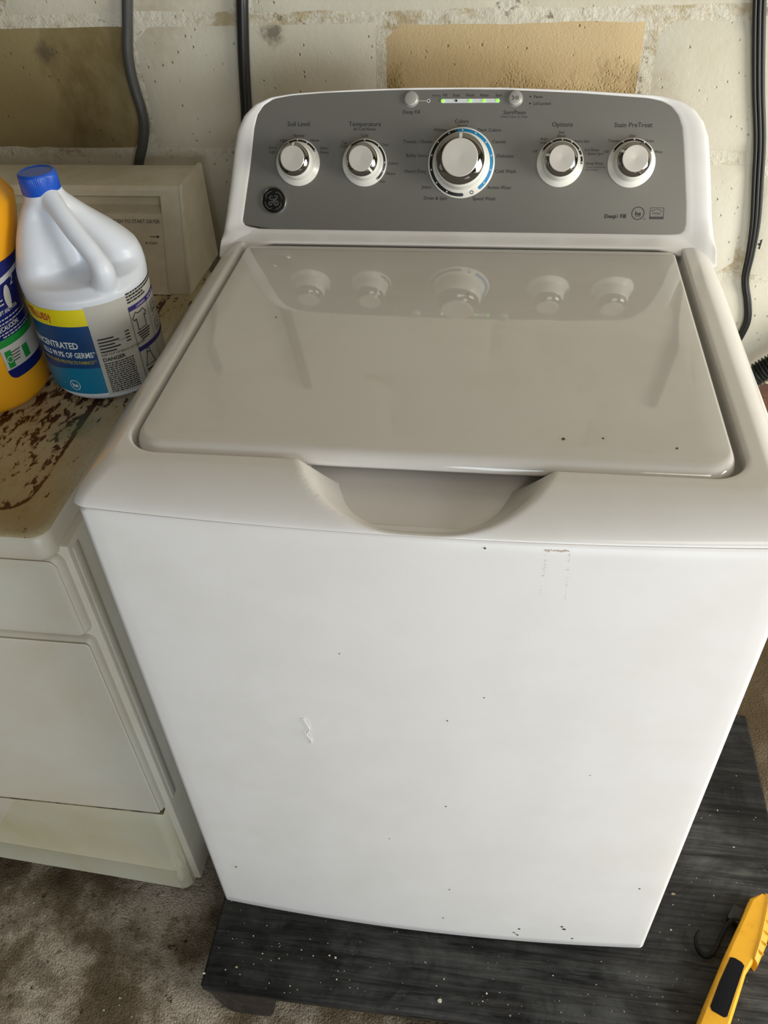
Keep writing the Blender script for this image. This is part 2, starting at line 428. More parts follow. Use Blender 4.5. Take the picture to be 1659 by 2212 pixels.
# ------------------------------------------------------------------ black platform under the washer
plat = tag(empty('low_platform', (0.12, 0.18, FZ)), 'low black wooden platform with stubby feet under the white washer', 'platform')
bm = bmesh.new(); box(bm, -0.354, 0.594, -0.127, 0.485, -0.047, -0.025, 0.006, 3)
obj('deck', bm, platm, plat, 40)
bm = bmesh.new(); box(bm, -0.350, 0.590, -0.123, 0.481, -0.062, -0.0475, 0.002, 1)
obj('rim', bm, footm, plat, 40)
for (x0, x1) in ((-0.348, -0.235), (0.07, 0.18), (0.475, 0.588)):
    for (y0, y1) in ((-0.120, -0.02), (0.37, 0.475)):
        bm = bmesh.new()
        rings = []
        for z, ins, in [(-0.062, 0.0), (-0.10, 0.006), (-0.14, 0.015), (-0.158, 0.024), (FZ, 0.036)]:
            cx, cy, hx, hy = (x0 + x1) / 2, (y0 + y1) / 2, (x1 - x0) / 2 - ins, (y1 - y0) / 2 - ins * 0.1
            rings.append([Vector((cx + sx * hx + (0 if k else 0), cy + sy * hy, z)) for k, (sx, sy) in enumerate(((-1, -1), (-.9, -1), (.9, -1), (1, -1), (1, -.9), (1, .9), (1, 1), (-1, 1)))])
        loft(bm, rings, cap0=True, cap1=True, flip=True)
        obj('foot', bm, footm, plat, 35)

# ------------------------------------------------------------------ washing machine
wm = tag(empty('washing_machine', (0, 0.3, -0.025)), 'white top loading washing machine with grey knob console standing on black platform', 'washing machine')
HW = 0.343
def bow(x, k=0.014): return -k * (1 - min(1, (x / HW) ** 2))
def body_outline(hw, yb, z, r, ins=0.0, nf=40):
    pts = []
    h = hw - ins
    def corner(cx, cy, a0, a1):
        for k in range(7):
            a = a0 + (a1 - a0) * k / 6; pts.append([cx + (r) * math.cos(a), cy + r * math.sin(a)])
    corner(-h + r, r + ins, PI, 1.5 * PI)
    for k in range(1, nf): x = -h + r + (2 * h - 2 * r) * k / nf; pts.append([x, ins])
    corner(h - r, r + ins, 1.5 * PI, 2 * PI)
    corner(h - r, yb - r, 0, 0.5 * PI)
    corner(-h + r, yb - r, 0.5 * PI, PI)
    return [Vector((x, y + (bow(x) if y < 0.03 else 0), z)) for x, y in pts]
bm = bmesh.new()
rings = [body_outline(HW, 0.64, 0.003, 0.008, 0.010), body_outline(HW, 0.64, 0.0, 0.008, 0.003), body_outline(HW, 0.64, 0.003, 0.008)]
rings += [body_outline(HW, 0.64, z, 0.008) for z in (0.02, 0.2, 0.45, 0.7, 0.86, 0.876)]
rings += [body_outline(HW, 0.64, 0.8785, 0.008, 0.0025), body_outline(HW, 0.64, 0.8785, 0.008, 0.012)]
loft(bm, rings, cap0=True, cap1=True)
obj('cabinet', bm, white, wm, 45)
for sx in (-1, 1):
    for y in (0.05, 0.58):
        bm = bmesh.new(); lathe(bm, [(0, -0.025), (0.02, -0.025), (0.022, -0.022), (0.022, -0.014), (0.012, -0.012), (0.012, 0.004), (0, 0.004)], 20, Matrix.Translation((sx * 0.29, y, 0)))
        obj('levelling_foot', bm, rubber, wm, 40)

# top cover: rings run from the outer bottom edge up over the rounded rim to the lid opening
TOP = 0.907
def rring(x0, x1, y0, y1, rf, rb, nf=150, ns=50, nc=14):
    pts = []
    def corner(cx, cy, r, a0):
        for k in range(nc): a = a0 + 0.5 * PI * k / nc; pts.append((cx + r * math.cos(a), cy + r * math.sin(a)))
    corner(x0 + rf, y0 + rf, rf, PI)
    for k in range(nf): pts.append((x0 + rf + (x1 - x0 - 2 * rf) * k / nf, y0))
    corner(x1 - rf, y0 + rf, rf, 1.5 * PI)
    for k in range(ns): pts.append((x1, y0 + rf + (y1 - y0 - rf - rb) * k / ns))
    corner(x1 - rb, y1 - rb, rb, 0)
    for k in range(nf): pts.append((x1 - rb - (x1 - x0 - 2 * rb) * k / nf, y1))
    corner(x0 + rb, y1 - rb, rb, 0.5 * PI)
    for k in range(ns): pts.append((x0, y1 - rb - (y1 - y0 - rf - rb) * k / ns))
    return pts
OX0, OX1, OY0, OY1 = -0.3125, 0.3030, 0.0630, 0.575    # lid opening
def pocket(x, y):
    dy = max(0.0, 0.071 - y) / 0.086; dx = abs(x + 0.003) / (0.128 - 0.042 * min(1, dy) ** 1.3)
    e = 1 - (dx ** 3.3 + dy ** 3.3) ** (1 / 3.3)
    e = max(0.0, min(1.0, e / 0.50))
    return 0.036 * (0.65 * (1 - (1 - e) ** 2) + 0.35 * sstep(e))
bm = bmesh.new()
outer = lambda ix, iy: rring(-0.3505 + ix, 0.3505 - ix, 0.0 + iy, 0.600, 0.016, 0.016)
rings = []
def place(pts, z, bowk=1.0, pk=True):
    r = []
    for x, y in pts:
        w = max(0.0, 1 - max(0, y) / 0.062) * bowk
        yy = y + bow(x, 0.015) * w
        zz = z - (pocket(x, yy) if (pk and yy < 0.12) else 0)
        r.append(Vector((x, yy, zz)))
    return r
b_ = 0.0245
rings.append(place(outer(0.010, 0.012), TOP - b_ - 0.0015, pk=False))
rings.append(place(outer(0.001, 0.001), TOP - b_ - 0.0015, pk=False))
rings.append(place(outer(0, 0), TOP - b_, pk=False))
NR = 16
for k in range(1, NR + 1):
    q = k / NR * PI / 2
    cq, sq_ = max(0.0, math.cos(q)) ** 1.35, math.sin(q) ** 1.35
    rings.append(place(outer(0.031 * (1 - cq), 0.050 * (1 - cq)), TOP - b_ * (1 - sq_)))
A = outer(0.031, 0.050); Bp = rring(OX0 - 0.004, OX1 + 0.004, OY0 - 0.003, OY1, 0.040, 0.014)
for k in range(1, 6):
    s = k / 6
    rings.append(place([(p[0] * (1 - s) + q[0] * s, p[1] * (1 - s) + q[1] * s) for p, q in zip(A, Bp)], TOP, 1 - 0))
rings.append(place(Bp, TOP, 0.0))
for k in range(1, 5):
    q = k / 4 * PI / 2; ins = 0.004 * math.sin(q)
    rings.append(place(rring(OX0 - 0.004 + ins, OX1 + 0.004 - ins, OY0 - 0.003 + ins * 0.75, OY1, 0.040 - ins, 0.014), TOP - 0.004 * (1 - math.cos(q)), 0.0))
rings.append(place(rring(OX0, OX1, OY0, OY1, 0.036, 0.012), TOP - 0.016, 0.0))
rings.append(place(rring(OX0 + 0.004, OX1 - 0.004, OY0 + 0.004, OY1 - 0.01, 0.034, 0.01), TOP - 0.021, 0.0))
for kk in (0.012, 0.02, 0.03):
    rings.append(place(rring(OX0 + kk, OX1 - kk, OY0 + kk, OY1 - 0.02, 0.03, 0.01), TOP - 0.022, 0.0))
vs = loft(bm, rings, flip=False)
rings2 = [[v_.co.copy() for v_ in vs[-1]]]
cover = obj('top_cover', bm, plast, wm, 50)
bm = bmesh.new(); box(bm, OX0 + 0.02, OX1 - 0.02, OY0 + 0.03, OY1 - 0.02, TOP - 0.075, TOP - 0.07)
obj('tub_opening', bm, darkgap, wm)

# lid
LX0, LX1, LY0, LY1, LZ = -0.3075, 0.2945, 0.0665, 0.5475, 0.9095
bm = bmesh.new(); rings = []
def lring(ins, insf, z): return [Vector((x, y, z)) for x, y in rring(LX0 + ins, LX1 - ins, LY0 + insf, LY1 - ins * 0.6, max(0.004, 0.032 - ins), max(0.004, 0.012 - ins * 0.8), 60, 24, 10)]
rings.append(lring(0.02, 0.03, LZ - 0.016)); rings.append(lring(0.004, 0.012, LZ - 0.019)); rings.append(lring(0.001, 0.003, LZ - 0.017))
for k in range(0, 9):
    q = k / 8 * PI / 2
    rings.append(lring(0.006 * (1 - math.cos(q)), 0.015 * (1 - math.cos(q)), LZ - 0.014 + 0.014 * math.sin(q) if k else LZ - 0.013))
for ins in (0.03, 0.07): rings.append(lring(ins, ins + 0.01, LZ + 0.0004 * (ins > 0.05)))
loft(bm, rings, cap0=True, cap1=True)
obj('lid', bm, lidm, wm, 50)

# console
TILT = rad(28)
P0 = Vector((0, 0.578, 0.920)); PV = Vector((0, math.sin(TILT), math.cos(TILT))); PN = Vector((0, -math.cos(TILT), math.sin(TILT)))
def pl(u, v, h=0.0): return P0 + Vector((u, 0, 0)) + PV * v + PN * h
def pmat(u, v, h=0.0):
    M = Matrix.Identity(4)
    M.col[0][:3] = (1, 0, 0); M.col[1][:3] = PV; M.col[2][:3] = PN; M.col[3][:3] = pl(u, v, h)
    return M
PANEL = [(-0.3176,0.0105),(-0.3142,0.0044),(-0.3038,0.0),(-0.197,0.0),(0.0,0.0),(0.1957,0.0),(0.2931,0.0),(0.3039,0.0035),(0.3063,0.0135),(0.3040,0.0401),(0.2930,0.115),(0.2888,0.1372),(0.2825,0.1514),(0.2722,0.1625),(0.2597,0.1685),(0.2414,0.1722),(0.1502,0.1790),(0.05,0.1838),(-0.0052,0.1847),(-0.1008,0.1843),(-0.1983,0.1813),(-0.2450,0.1782),(-0.2700,0.1740),(-0.2848,0.1655),(-0.2937,0.1534),(-0.2985,0.1363),(-0.3062,0.0786)]
OUT = [(-0.3512,-0.0464,0.0127),(-0.347,-0.040,0.022),(-0.338,-0.0335,0.0305),(-0.328,-0.0315,0.032),(-0.3205,-0.028,0.0265),(-0.3145,-0.0235,0.020),(-0.303,-0.0225,0.0185),(-0.15,-0.0225,0.0185),(0.0,-0.0225,0.0185),(0.15,-0.0225,0.0185),(0.293,-0.0225,0.0185),(0.3035,-0.0235,0.020),(0.3095,-0.028,0.0265),(0.3165,-0.0315,0.032),(0.332,-0.0335,0.0305),(0.346,-0.040,0.022),(0.3512,-0.0464,0.0127),(0.3500,-0.025,0.010),(0.3470,-0.004,0.006),(0.3425,0.020,0.002),(0.3365,0.0650,0),(0.3325,0.0931,0),(0.3265,0.1260,0),(0.3180,0.1450,0),(0.3045,0.1600,0),(0.2859,0.1700,0),(0.2585,0.1765,0),(0.1495,0.1830,0),(0.05,0.1872,0),(-0.069,0.1876,0),(-0.16,0.1855,0),(-0.238,0.1815,0),(-0.2759,0.1765,0),(-0.2996,0.1675,0),(-0.3160,0.1530,0),(-0.3260,0.1330,0),(-0.3318,0.1034,0),(-0.3382,0.0596,0),(-0.3440,0.0200,0.002),(-0.3475,-0.004,0.006),(-0.3500,-0.025,0.010)]
def resamp(poly, n=720):
    out = []; sx, sy, cy = 0.33, 0.105, 0.080
    P = [((p[0]) / sx, (p[1] - cy) / sy, p[2] if len(p) > 2 else 0.0) for p in poly]
    for k in range(n):
        a = 2 * PI * k / n - PI * 0.75; dx, dy = math.cos(a), math.sin(a); best = None; hh = 0
        for (x1, y1, h1), (x2, y2, h2) in zip(P, P[1:] + P[:1]):
            den = dx * (y2 - y1) - dy * (x2 - x1)
            if abs(den) < 1e-12: continue
            tt = (x1 * (y2 - y1) - y1 * (x2 - x1)) / den; uu = (x1 * dy - y1 * dx) / den
            if tt > 0 and -1e-6 <= uu <= 1 + 1e-6 and (best is None or tt > best): best = tt; hh = h1 + (h2 - h1) * uu
        out.append((dx * best * sx, dy * best * sy + cy, hh))
    return out
def smo(pts, it):
    for _ in range(it):
        pts = [tuple(0.25 * a + 0.5 * b + 0.25 * c for a, b, c in zip(pts[i - 1], pts[i], pts[(i + 1) % len(pts)])) for i in range(len(pts))]
    return pts
PR = [(p[0], p[1]) for p in resamp(PANEL)]; OR = smo(resamp(OUT), 3)
def remap(sel, poly):                          # spread part of the panel outline evenly along the matching stretch of the outer edge
    idx = [i for i in range(len(OR)) if sel(OR[i][0], OR[i][1])]
    cl = [0.0]
    for a, b in zip(idx, idx[1:]): cl.append(cl[-1] + math.hypot(OR[b][0] - OR[a][0], OR[b][1] - OR[a][1]))
    pl_ = [0.0]
    for a, b in zip(poly, poly[1:]): pl_.append(pl_[-1] + math.hypot(b[0] - a[0], b[1] - a[1]))
    for i, l in zip(idx, cl):
        t_ = l / cl[-1] * pl_[-1]
        for k in range(len(poly) - 1):
            if t_ <= pl_[k + 1] + 1e-9:
                f = (t_ - pl_[k]) / (pl_[k + 1] - pl_[k]); PR[i] = (poly[k][0] + (poly[k + 1][0] - poly[k][0]) * f, poly[k][1] + (poly[k + 1][1] - poly[k][1]) * f); break
remap(lambda u, v: abs(u + 0.003) <= 0.290 and v < 0, [(-0.290, 0.0), (0.284, 0.0)])
remap(lambda u, v: u + 0.003 > 0.290 and v < -0.004, [(0.284, 0.0), (0.2935, 0.0002), (0.3000, 0.0016), (0.3045, 0.0055), (0.3056, 0.0085)])
remap(lambda u, v: u + 0.003 < -0.290 and v < -0.004, [(-0.3163, 0.0070), (-0.3142, 0.0040), (-0.3095, 0.0012), (-0.3038, 0.0), (-0.290, 0.0)])
PR = smo(PR, 3)
rings = []
def cring(fn): return [fn(i, *PR[i], *OR[i]) for i in range(len(PR))]
def soft(u, v): return 1 - 0.9 * sstep((abs(u + 0.005) - 0.309) / 0.010) * sstep((0.0 - v) / 0.02)
def along(s, dh):
    def fn(i, pu, pv, ou, ov, oh):
        u = pu * (1 - s) + ou * s; v = pv * (1 - s) + ov * s
        return pl(u, v, oh * (s ** 1.7) + dh * (soft(ou, ov) if dh < 0 else 1))
    return cring(fn)
rings.append(cring(lambda i, pu, pv, ou, ov, oh: pl(pu * 0.995, pv * 0.99 + 0.0008, -0.004)))
rings.append(along(0.0, 0.0)); rings.append(along(0.05, 0.0008))
for s, dh in ((0.2, 0.001), (0.35, 0.0016), (0.5, 0.002), (0.62, 0.002), (0.74, 0.0016), (0.84, 0.0004), (0.91, -0.0018), (0.96, -0.0048), (0.99, -0.009), (1.0, -0.014)):
    rings.append(along(s, dh))
def back(drop, top):
    def fn(i, pu, pv, ou, ov, oh):
        p = pl(ou, ov, oh); w = sstep((ov - 0.13) / 0.03)
        return Vector((p.x * (1 - 0.02 * drop / 0.06), p.y + drop, p.z - top * w))
    return cring(fn)
rings.append(back(0.030, 0.014)); rings.append(back(0.06, 0.05)); rings.append(cring(lambda i, pu, pv, ou, ov, oh: Vector((ou * 0.96, max(0.70, pl(ou, ov).y + 0.07), min(pl(ou, ov, 0).z - 0.004, 1.02)))))
bm = bmesh.new(); loft(bm, rings, cap1=True)
obj('console', bm, plast, wm, 60)
bm = bmesh.new()
loft(bm, [[pl(u, v, 0.0) for u, v in PR], [pl(u * 0.9985, v * 0.998 + 0.0002, 0.0009) for u, v in PR]], cap1=True)
obj('control_panel', bm, panelm, wm, 30)

# lettering
def text_mesh(s, cap, align='c', bold=False):
    cu = bpy.data.curves.new('t', 'FONT'); cu.body = s; cu.size = cap / 0.70
    cu.align_x = {'c': 'CENTER', 'l': 'LEFT', 'r': 'RIGHT'}[align]; cu.resolution_u = 2
    if bold: cu.offset = cap * 0.035
    o = bpy.data.objects.new('t', cu); COL.objects.link(o)
    bpy.context.view_layer.update()
    me = bpy.data.meshes.new_from_object(o.evaluated_get(bpy.context.evaluated_depsgraph_get()))
    vs = [tuple(v.co) for v in me.vertices]; fs = [tuple(p.vertices) for p in me.polygons]
    bpy.data.objects.remove(o); bpy.data.curves.remove(cu); bpy.data.meshes.remove(me)
    return vs, fs
def add_text(bm, s, cap, align, fn, mi=0, bold=False, sx=1.0):
    vs, fs = text_mesh(s, cap, align, bold)
    bv = [bm.verts.new(fn(x * sx, y)) for x, y, z in vs]
    for f in fs:
        try: bm.faces.new([bv[i] for i in f]).material_index = mi
        except ValueError: pass
TXT = [('Soil Level', -0.234, 0.1414, 'c', 0.0060), ('Temperature', -0.1394, 0.1412, 'c', 0.006), ('All Cold Rinses', -0.1399, 0.1346, 'c', 0.0036), ('Colors', -0.0046, 0.1444, 'c', 0.0048), ('Normal', -0.0037, 0.1391, 'c', 0.0030), ('Options', 0.1317, 0.1401, 'c', 0.0060), ('Stain PreTreat', 0.2253, 0.1393, 'c', 0.0060), ('Deep Fill', -0.0748, 0.1564, 'c', 0.0047), ('Start/Pause', 0.0666, 0.1554, 'c', 0.0047), ('Hold 3 Secs to Stop', 0.0663, 0.1501, 'c', 0.0031), ('Sensing', -0.041, 0.1772, 'c', 0.0028), ('Fill', -0.029, 0.1773, 'c', 0.0036), ('Soak', -0.0137, 0.1773, 'c', 0.0036), ('Wash', 0.0052, 0.1771, 'c', 0.0036), ('Rinse', 0.0247, 0.177, 'c', 0.0036), ('Spin', 0.0441, 0.1769, 'c', 0.0036), ('Pause', 0.0909, 0.1749, 'l', 0.0037), ('Lid Locked', 0.0908, 0.1663, 'l', 0.0037), ('Whites', -0.0342, 0.1333, 'c', 0.0044), ('Towels / Sheets', -0.0439, 0.1184, 'r', 0.0045), ('Bulky Items', -0.0503, 0.1004, 'r', 0.0045), ('Heavy Duty', -0.0515, 0.0798, 'r', 0.0045), ('Jeans', -0.0435, 0.0591, 'r', 0.0045), ('Drain & Spin', -0.0371, 0.0444, 'c', 0.0045), ('Speed Wash', 0.0311, 0.0443, 'c', 0.0045), ('Active Wear', 0.0348, 0.059, 'l', 0.0045), ('Cold Wash', 0.0436, 0.0802, 'l', 0.0045), ('Delicates', 0.0450, 0.1, 'l', 0.0045), ('Casuals', 0.038, 0.1184, 'l', 0.0044), ('Dark Colors', 0.0175, 0.1332, 'l', 0.0044), ('Extra', -0.2721, 0.1103, 'c', 0.0037), ('Light', -0.2721, 0.1048, 'c', 0.0037), ('Light', -0.2562, 0.1201, 'c', 0.0037), ('Normal', -0.234, 0.1262, 'c', 0.0036), ('Heavy', -0.2112, 0.1201, 'c', 0.0036), ('Extra', -0.1971, 0.1098, 'c', 0.0037), ('Heavy', -0.1971, 0.1043, 'c', 0.0037), ('Tap', -0.1686, 0.1171, 'c', 0.0036), ('Cold', -0.1692, 0.1122, 'c', 0.0036), ('Cold', -0.1397, 0.1262, 'c', 0.0036), ('Cool', -0.1110, 0.1145, 'c', 0.0036), ('Colors', -0.1056, 0.0899, 'l', 0.0036), ('Warm', -0.1085, 0.0764, 'l', 0.0036), ('Hot', -0.1131, 0.0660, 'c', 0.0036), ('Off', 0.0970, 0.1060, 'c', 0.0035), ('Auto', 0.1084, 0.122, 'c', 0.0035), ('Soak', 0.108, 0.1174, 'c', 0.0035), ('2nd', 0.1313, 0.1302, 'c', 0.0035), ('Rinse', 0.1316, 0.1256, 'c', 0.0035), ('Extra Spin', 0.1595, 0.119, 'c', 0.0035), ('2nd Rinse', 0.1632, 0.1079, 'l', 0.0035), ('+ Extra Spin', 0.1642, 0.1032, 'l', 0.0035), ('Deep Rinse', 0.1668, 0.0908, 'l', 0.0035), ('Touch and hold for', 0.1670, 0.0861, 'l', 0.0024), ('spin settings', 0.1670, 0.0828, 'l', 0.0024), ('Off', 0.1924, 0.1056, 'c', 0.0035), ('Tomato', 0.2018, 0.1195, 'c', 0.0035), ('Dirt', 0.2255, 0.1256, 'c', 0.0035), ('Grass', 0.2482, 0.1195, 'c', 0.0035), ('Wine', 0.2610, 0.1057, 'c', 0.0035), ('Deep', 0.205, 0.0229, 'c', 0.0051), ('Fill', 0.2224, 0.0231, 'c', 0.0051), ('he', 0.242, 0.0268, 'c', 0.0056)]
H1 = 0.0012
def disc(bm, u, v, r, h, mi, n=16, r0=0.0, fx=1.0):
    if r0 <= 0: bm.faces.new([bm.verts.new(pl(u + r * fx * math.cos(2 * PI * k / n), v + r * math.sin(2 * PI * k / n), h)) for k in range(n)]).material_index = mi
    else: loft(bm, [[pl(u + q * math.cos(2 * PI * k / n), v + q * math.sin(2 * PI * k / n), h) for k in range(n)] for q in (r, r0)], mi=mi)
def rect(bm, u0, u1, v0, v1, h, mi): bm.faces.new([bm.verts.new(pl(u, v, h)) for u, v in ((u0, v0), (u1, v0), (u1, v1), (u0, v1))]).material_index = mi
for s, x, y, al, cap in TXT:
    if s == 'he': continue
    bold = s in ('Deep', 'Fill') and y < 0.03
    bm = bmesh.new()
    add_text(bm, s, cap, al, lambda a, b, x=x, y=y, cap=cap: pl(x + a, y + b - cap / 2, H1), 0, bold)
    obj('printed_word', bm, ink2 if cap < 0.0034 else ink, wm)
bm = bmesh.new(); disc(bm, 0.0866, 0.1749, 0.0011, H1, 0, 12); obj('printed_dot', bm, ink, wm)
bm = bmesh.new(); disc(bm, 0.0866, 0.1663, 0.0011, H1, 0, 12); obj('printed_dot', bm, ink, wm)
bm = bmesh.new(); disc(bm, 0.2137, 0.0232, 0.0022, H1, 0, 14, 0.0016); rect(bm, 0.2118, 0.2156, 0.0222, 0.0226, H1, 0); obj('drop_glyph', bm, ink2, wm)
bm = bmesh.new()
add_text(bm, 'he', 0.0056, 'c', lambda a, b: pl(0.242 + a, 0.0268 + b - 0.0028, H1), 0, True)
disc(bm, 0.2419, 0.0269, 0.0086, H1, 0, 36, 0.0077)                       # ring round the he mark
rect(bm, 0.2385, 0.2455, 0.0222, 0.0228, H1, 1); disc(bm, 0.2512, 0.0195, 0.0008, H1, 0, 8, 0)
obj('round_mark', bm, [ink, ink2], wm)
bm = bmesh.new()
for (a, b, c_, d) in ((0.2578, 0.2585, 0.0195, 0.0345), (0.2755, 0.2762, 0.0195, 0.0345), (0.2578, 0.2762, 0.0338, 0.0345), (0.2578, 0.2762, 0.0195, 0.0228)): rect(bm, a, b, c_, d, H1, 1)
for k in range(14):                                                        # arc and star swoosh of the small square mark
    a = rad(20 + 140 * k / 14); b = rad(20 + 140 * (k + 1) / 14); c0 = (0.267, 0.0278)
    bm.faces.new([bm.verts.new(pl(c0[0] + r_ * math.cos(q), c0[1] + r_ * 0.62 * math.sin(q), H1)) for r_, q in ((0.0075, a), (0.0075, b), (0.0066, b), (0.0066, a))]).material_index = 1
add_text(bm, 'energy', 0.0026, 'c', lambda a, b: pl(0.2665 + a, 0.0262 + b, H1), 1)
obj('square_mark', bm, [ink, ink2], wm)

# progress light bar with green lamps
bm = bmesh.new()
for sgn in (0,):
    ring = []
    for k in range(24):
        a = 2 * PI * k / 24; cx = 0.0430 if math.cos(a) > 0 else -0.0323
        ring.append((cx + 0.0026 * math.cos(a), 0.1700 + 0.0026 * math.sin(a)))
    loft(bm, [[pl(u, v, 0.0009) for u, v in ring], [pl(u, v, 0.0016) for u, v in ring]], cap1=True)
bar = obj('progress_bar', bm, dotm, wm)
for k, on in enumerate((1, 0, 1, 1, 1)):
    u = -0.0320 + k * 0.01865
    bm = bmesh.new(); lathe(bm, [(0.0, 0.0014), (0.0016, 0.0012), (0.0021 if on else 0.0013, 0.0006), (0.0021 if on else 0.0013, -0.0002)], 16, pmat(u, 0.1700, 0.0016))
    tag(obj('indicator_light', bm, led if on else ink, bar, 60), 'glowing green indicator' if on else 'dark unlit indicator')
bm = bmesh.new(); disc(bm, -0.0516, 0.1703, 0.0024, H1, 0, 20, 0.0013); rect(bm, -0.0668, -0.0540, 0.1701, 0.1706, H1, 0); disc(bm, -0.0516, 0.1703, 0.0013, H1 + .0001, 1, 14)
obj('option_marker', bm, [dotm, ink], wm)
for nm, u in (('option_button', -0.0758), ('start_button', 0.0662)):
    bm = bmesh.new(); lathe(bm, [(0.0, 0.0042), (0.0075, 0.0044), (0.0086, 0.0040), (0.0092, 0.0026), (0.0094, 0.0), (0.0100, 0.0002), (0.0103, 0.0)], 40, pmat(u, 0.1726, 0.0009))
    bt = obj(nm, bm, btnm, wm, 50)
    if nm == 'start_button':
        bm = bmesh.new(); hh = 0.0056
        def bar2(a, b, w):
            a = Vector(a); b = Vector(b); d = (b - a).normalized(); n_ = Vector((-d.y, d.x)) * w / 2
            bm.faces.new([bm.verts.new(pl(u + p.x, 0.1726 + p.y, hh)) for p in (a - n_, b - n_, b + n_, a + n_)])
        bar2((-0.0045, 0.0028), (-0.0008, 0.0), 0.0008); bar2((-0.0045, -0.0028), (-0.0008, 0.0), 0.0008)
        bar2((0.0014, -0.0026), (0.0014, 0.0026), 0.0008); bar2((0.0040, -0.0026), (0.0040, 0.0026), 0.0008)
        obj('start_symbol', bm, ink, bt)

# knobs
def arc_strip(bm, M, r0, r1, z0, z1, a0, a1, mi=0, caps=True):
    """clock angles in degrees, 0 = up, clockwise"""
    n = max(6, int(abs(a1 - a0) / 4)); rm, w = (r0 + r1) / 2, (r1 - r0) / 2
    A = [rad(90 - (a0 + (a1 - a0) * k / n)) for k in range(n + 1)]
    loft(bm, [[M @ Vector((r * math.cos(a), r * math.sin(a), z)) for a in A] for r, z in ((r1, z1), (r0, z0))], closed=False, mi=mi)
    if caps:
        for aa in (a0, a1):
            a = rad(90 - aa); c = Vector((rm * math.cos(a), rm * math.sin(a)))
            ring = []
            for k in range(14):
                p = c + Vector((math.cos(2 * PI * k / 14), math.sin(2 * PI * k / 14))) * w
                r = p.length; z = z1 + (z0 - z1) * (r1 - r) / (r1 - r0)
                ring.append(M @ Vector((p.x, p.y, z)))
            bm.faces.new([bm.verts.new(p) for p in ring]).material_index = mi
def knob(u, v, sc, H, ptr, arcs, dots, name, lab, face_r, chrome_r, ring=None):
    M = pmat(u, v, 0.0009); R = sc
    bm = bmesh.new()
    lathe(bm, [(R, 0.0), (R, 0.0012), (R * 0.985, 0.0018), (R * 0.80, 0.0052), (R * 0.78, 0.0062), (R * 0.775, 0.012), (chrome_r * 1.11, H * 0.40), (chrome_r * 1.08, H * 0.56), (chrome_r * 1.0, H * 0.62)], 72, M)
    k = tag(obj(name, bm, knobw, wm, 40), lab)
    bm = bmesh.new()
    prof = [(chrome_r * 0.99, H * 0.60), (chrome_r * 1.02, H * 0.64), (chrome_r * 1.025, H * 0.74), (chrome_r * 1.01, H * 0.805), (chrome_r * 0.97, H * 0.84), (face_r * 1.05, H * 0.915), (face_r, H * 0.93)]
    lathe(bm, prof, 72, M)
    obj('chrome_ring', bm, chrome, k, 40)
    bm = bmesh.new(); lathe(bm, [(face_r, H * 0.96), (face_r, H * 0.985), (face_r * 0.965, H), (face_r * 0.6, H * 0.995), (face_r * 0.25, H * 0.985), (0, H * 0.98)], 64, M)
    obj('knob_face', bm, knobface, k, 40)
    bm = bmesh.new(); a = rad(90 - ptr); w = 0.0016 if R < 0.04 else 0.0020
    d = Vector((math.cos(a), math.sin(a), 0)); s_ = Vector((-math.sin(a), math.cos(a), 0)) * w
    pts = [(face_r * 0.98, H * 0.97), (face_r * 1.05, H * 0.925), (chrome_r * 0.97, H * 0.85), (chrome_r * 1.015, H * 0.81), (chrome_r * 1.035, H * 0.74), (chrome_r * 1.03, H * 0.60)]
    loft(bm, [[M @ (d * r + s_ + Vector((0, 0, z + 0.0006))), M @ (d * r - s_ + Vector((0, 0, z + 0.0006)))] for r, z in pts], closed=False, flip=True)
    obj('pointer', bm, knobw, k)
    zs = lambda r: 0.0018 + (R * 0.985 - r) / (R * 0.185) * 0.0034 + 0.0003
    ra, rb = R * 0.865, R * 0.955
    for (a0, a1, m) in arcs:
        bm = bmesh.new(); arc_strip(bm, M, ra, rb, zs(ra), zs(rb), a0, a1)
        tag(obj('dial_arc', bm, m, k), 'blue printed arc' if m is bluearc else 'black printed arc')
    rm = (ra + rb) / 2
    for aa in dots:
        bm = bmesh.new(); a = rad(90 - aa); q = 0.0011 if R < 0.04 else 0.00115
        Md = M @ Matrix.Translation((rm * math.cos(a), rm * math.sin(a), zs(rm) + 0.00025))
        bm.faces.new([bm.verts.new(Md @ Vector((q * math.cos(2 * PI * j / 12), q * math.sin(2 * PI * j / 12), 0))) for j in range(12)])
        obj('dial_dot', bm, dotm, k)
    if ring is not None:
        bm = bmesh.new(); a = rad(90 - ring); Md = M @ Matrix.Translation((rm * math.cos(a), rm * math.sin(a), zs(rm) + 0.0011)) @ Matrix.Rotation(rad(0), 4, 'X')
        loft(bm, [[Md @ Vector((q * math.cos(2 * PI * j / 20), q * math.sin(2 * PI * j / 20), 0)) for j in range(20)] for q in (0.0026, 0.0017)])
        obj('speed_wash_mark', bm, blackarc, k)
S = 0.0316
knob(-0.2350, 0.0905, S, 0.036, 2, [(-59, 59, blackarc)], (-59, -28, 0, 28, 59), 'control_knob', 'soil level knob with its mark pointing up', 0.0167, 0.0213)
knob(-0.1390, 0.0905, S, 0.036, 137, [(-43, 139, blackarc)], (-43, 0, 43, 90, 114, 139), 'control_knob', 'temperature knob with its mark pointing lower right', 0.0167, 0.0213)
knob(-0.0030, 0.0905, 0.0462, 0.047, 0, [(-184, -12, blackarc), (-11, 140, bluearc)], [k * 25.7 for k in range(-6, 6)], 'control_knob', 'large central cycle knob with blue and black arc', 0.0243, 0.0320, ring=157)
knob(0.1320, 0.0915, S, 0.036, -76, [(-58, 68, blackarc), (77, 92, blackarc)], (-58, -27, 2, 28, 57, 90), 'control_knob', 'options knob with its mark pointing left', 0.0167, 0.0213)
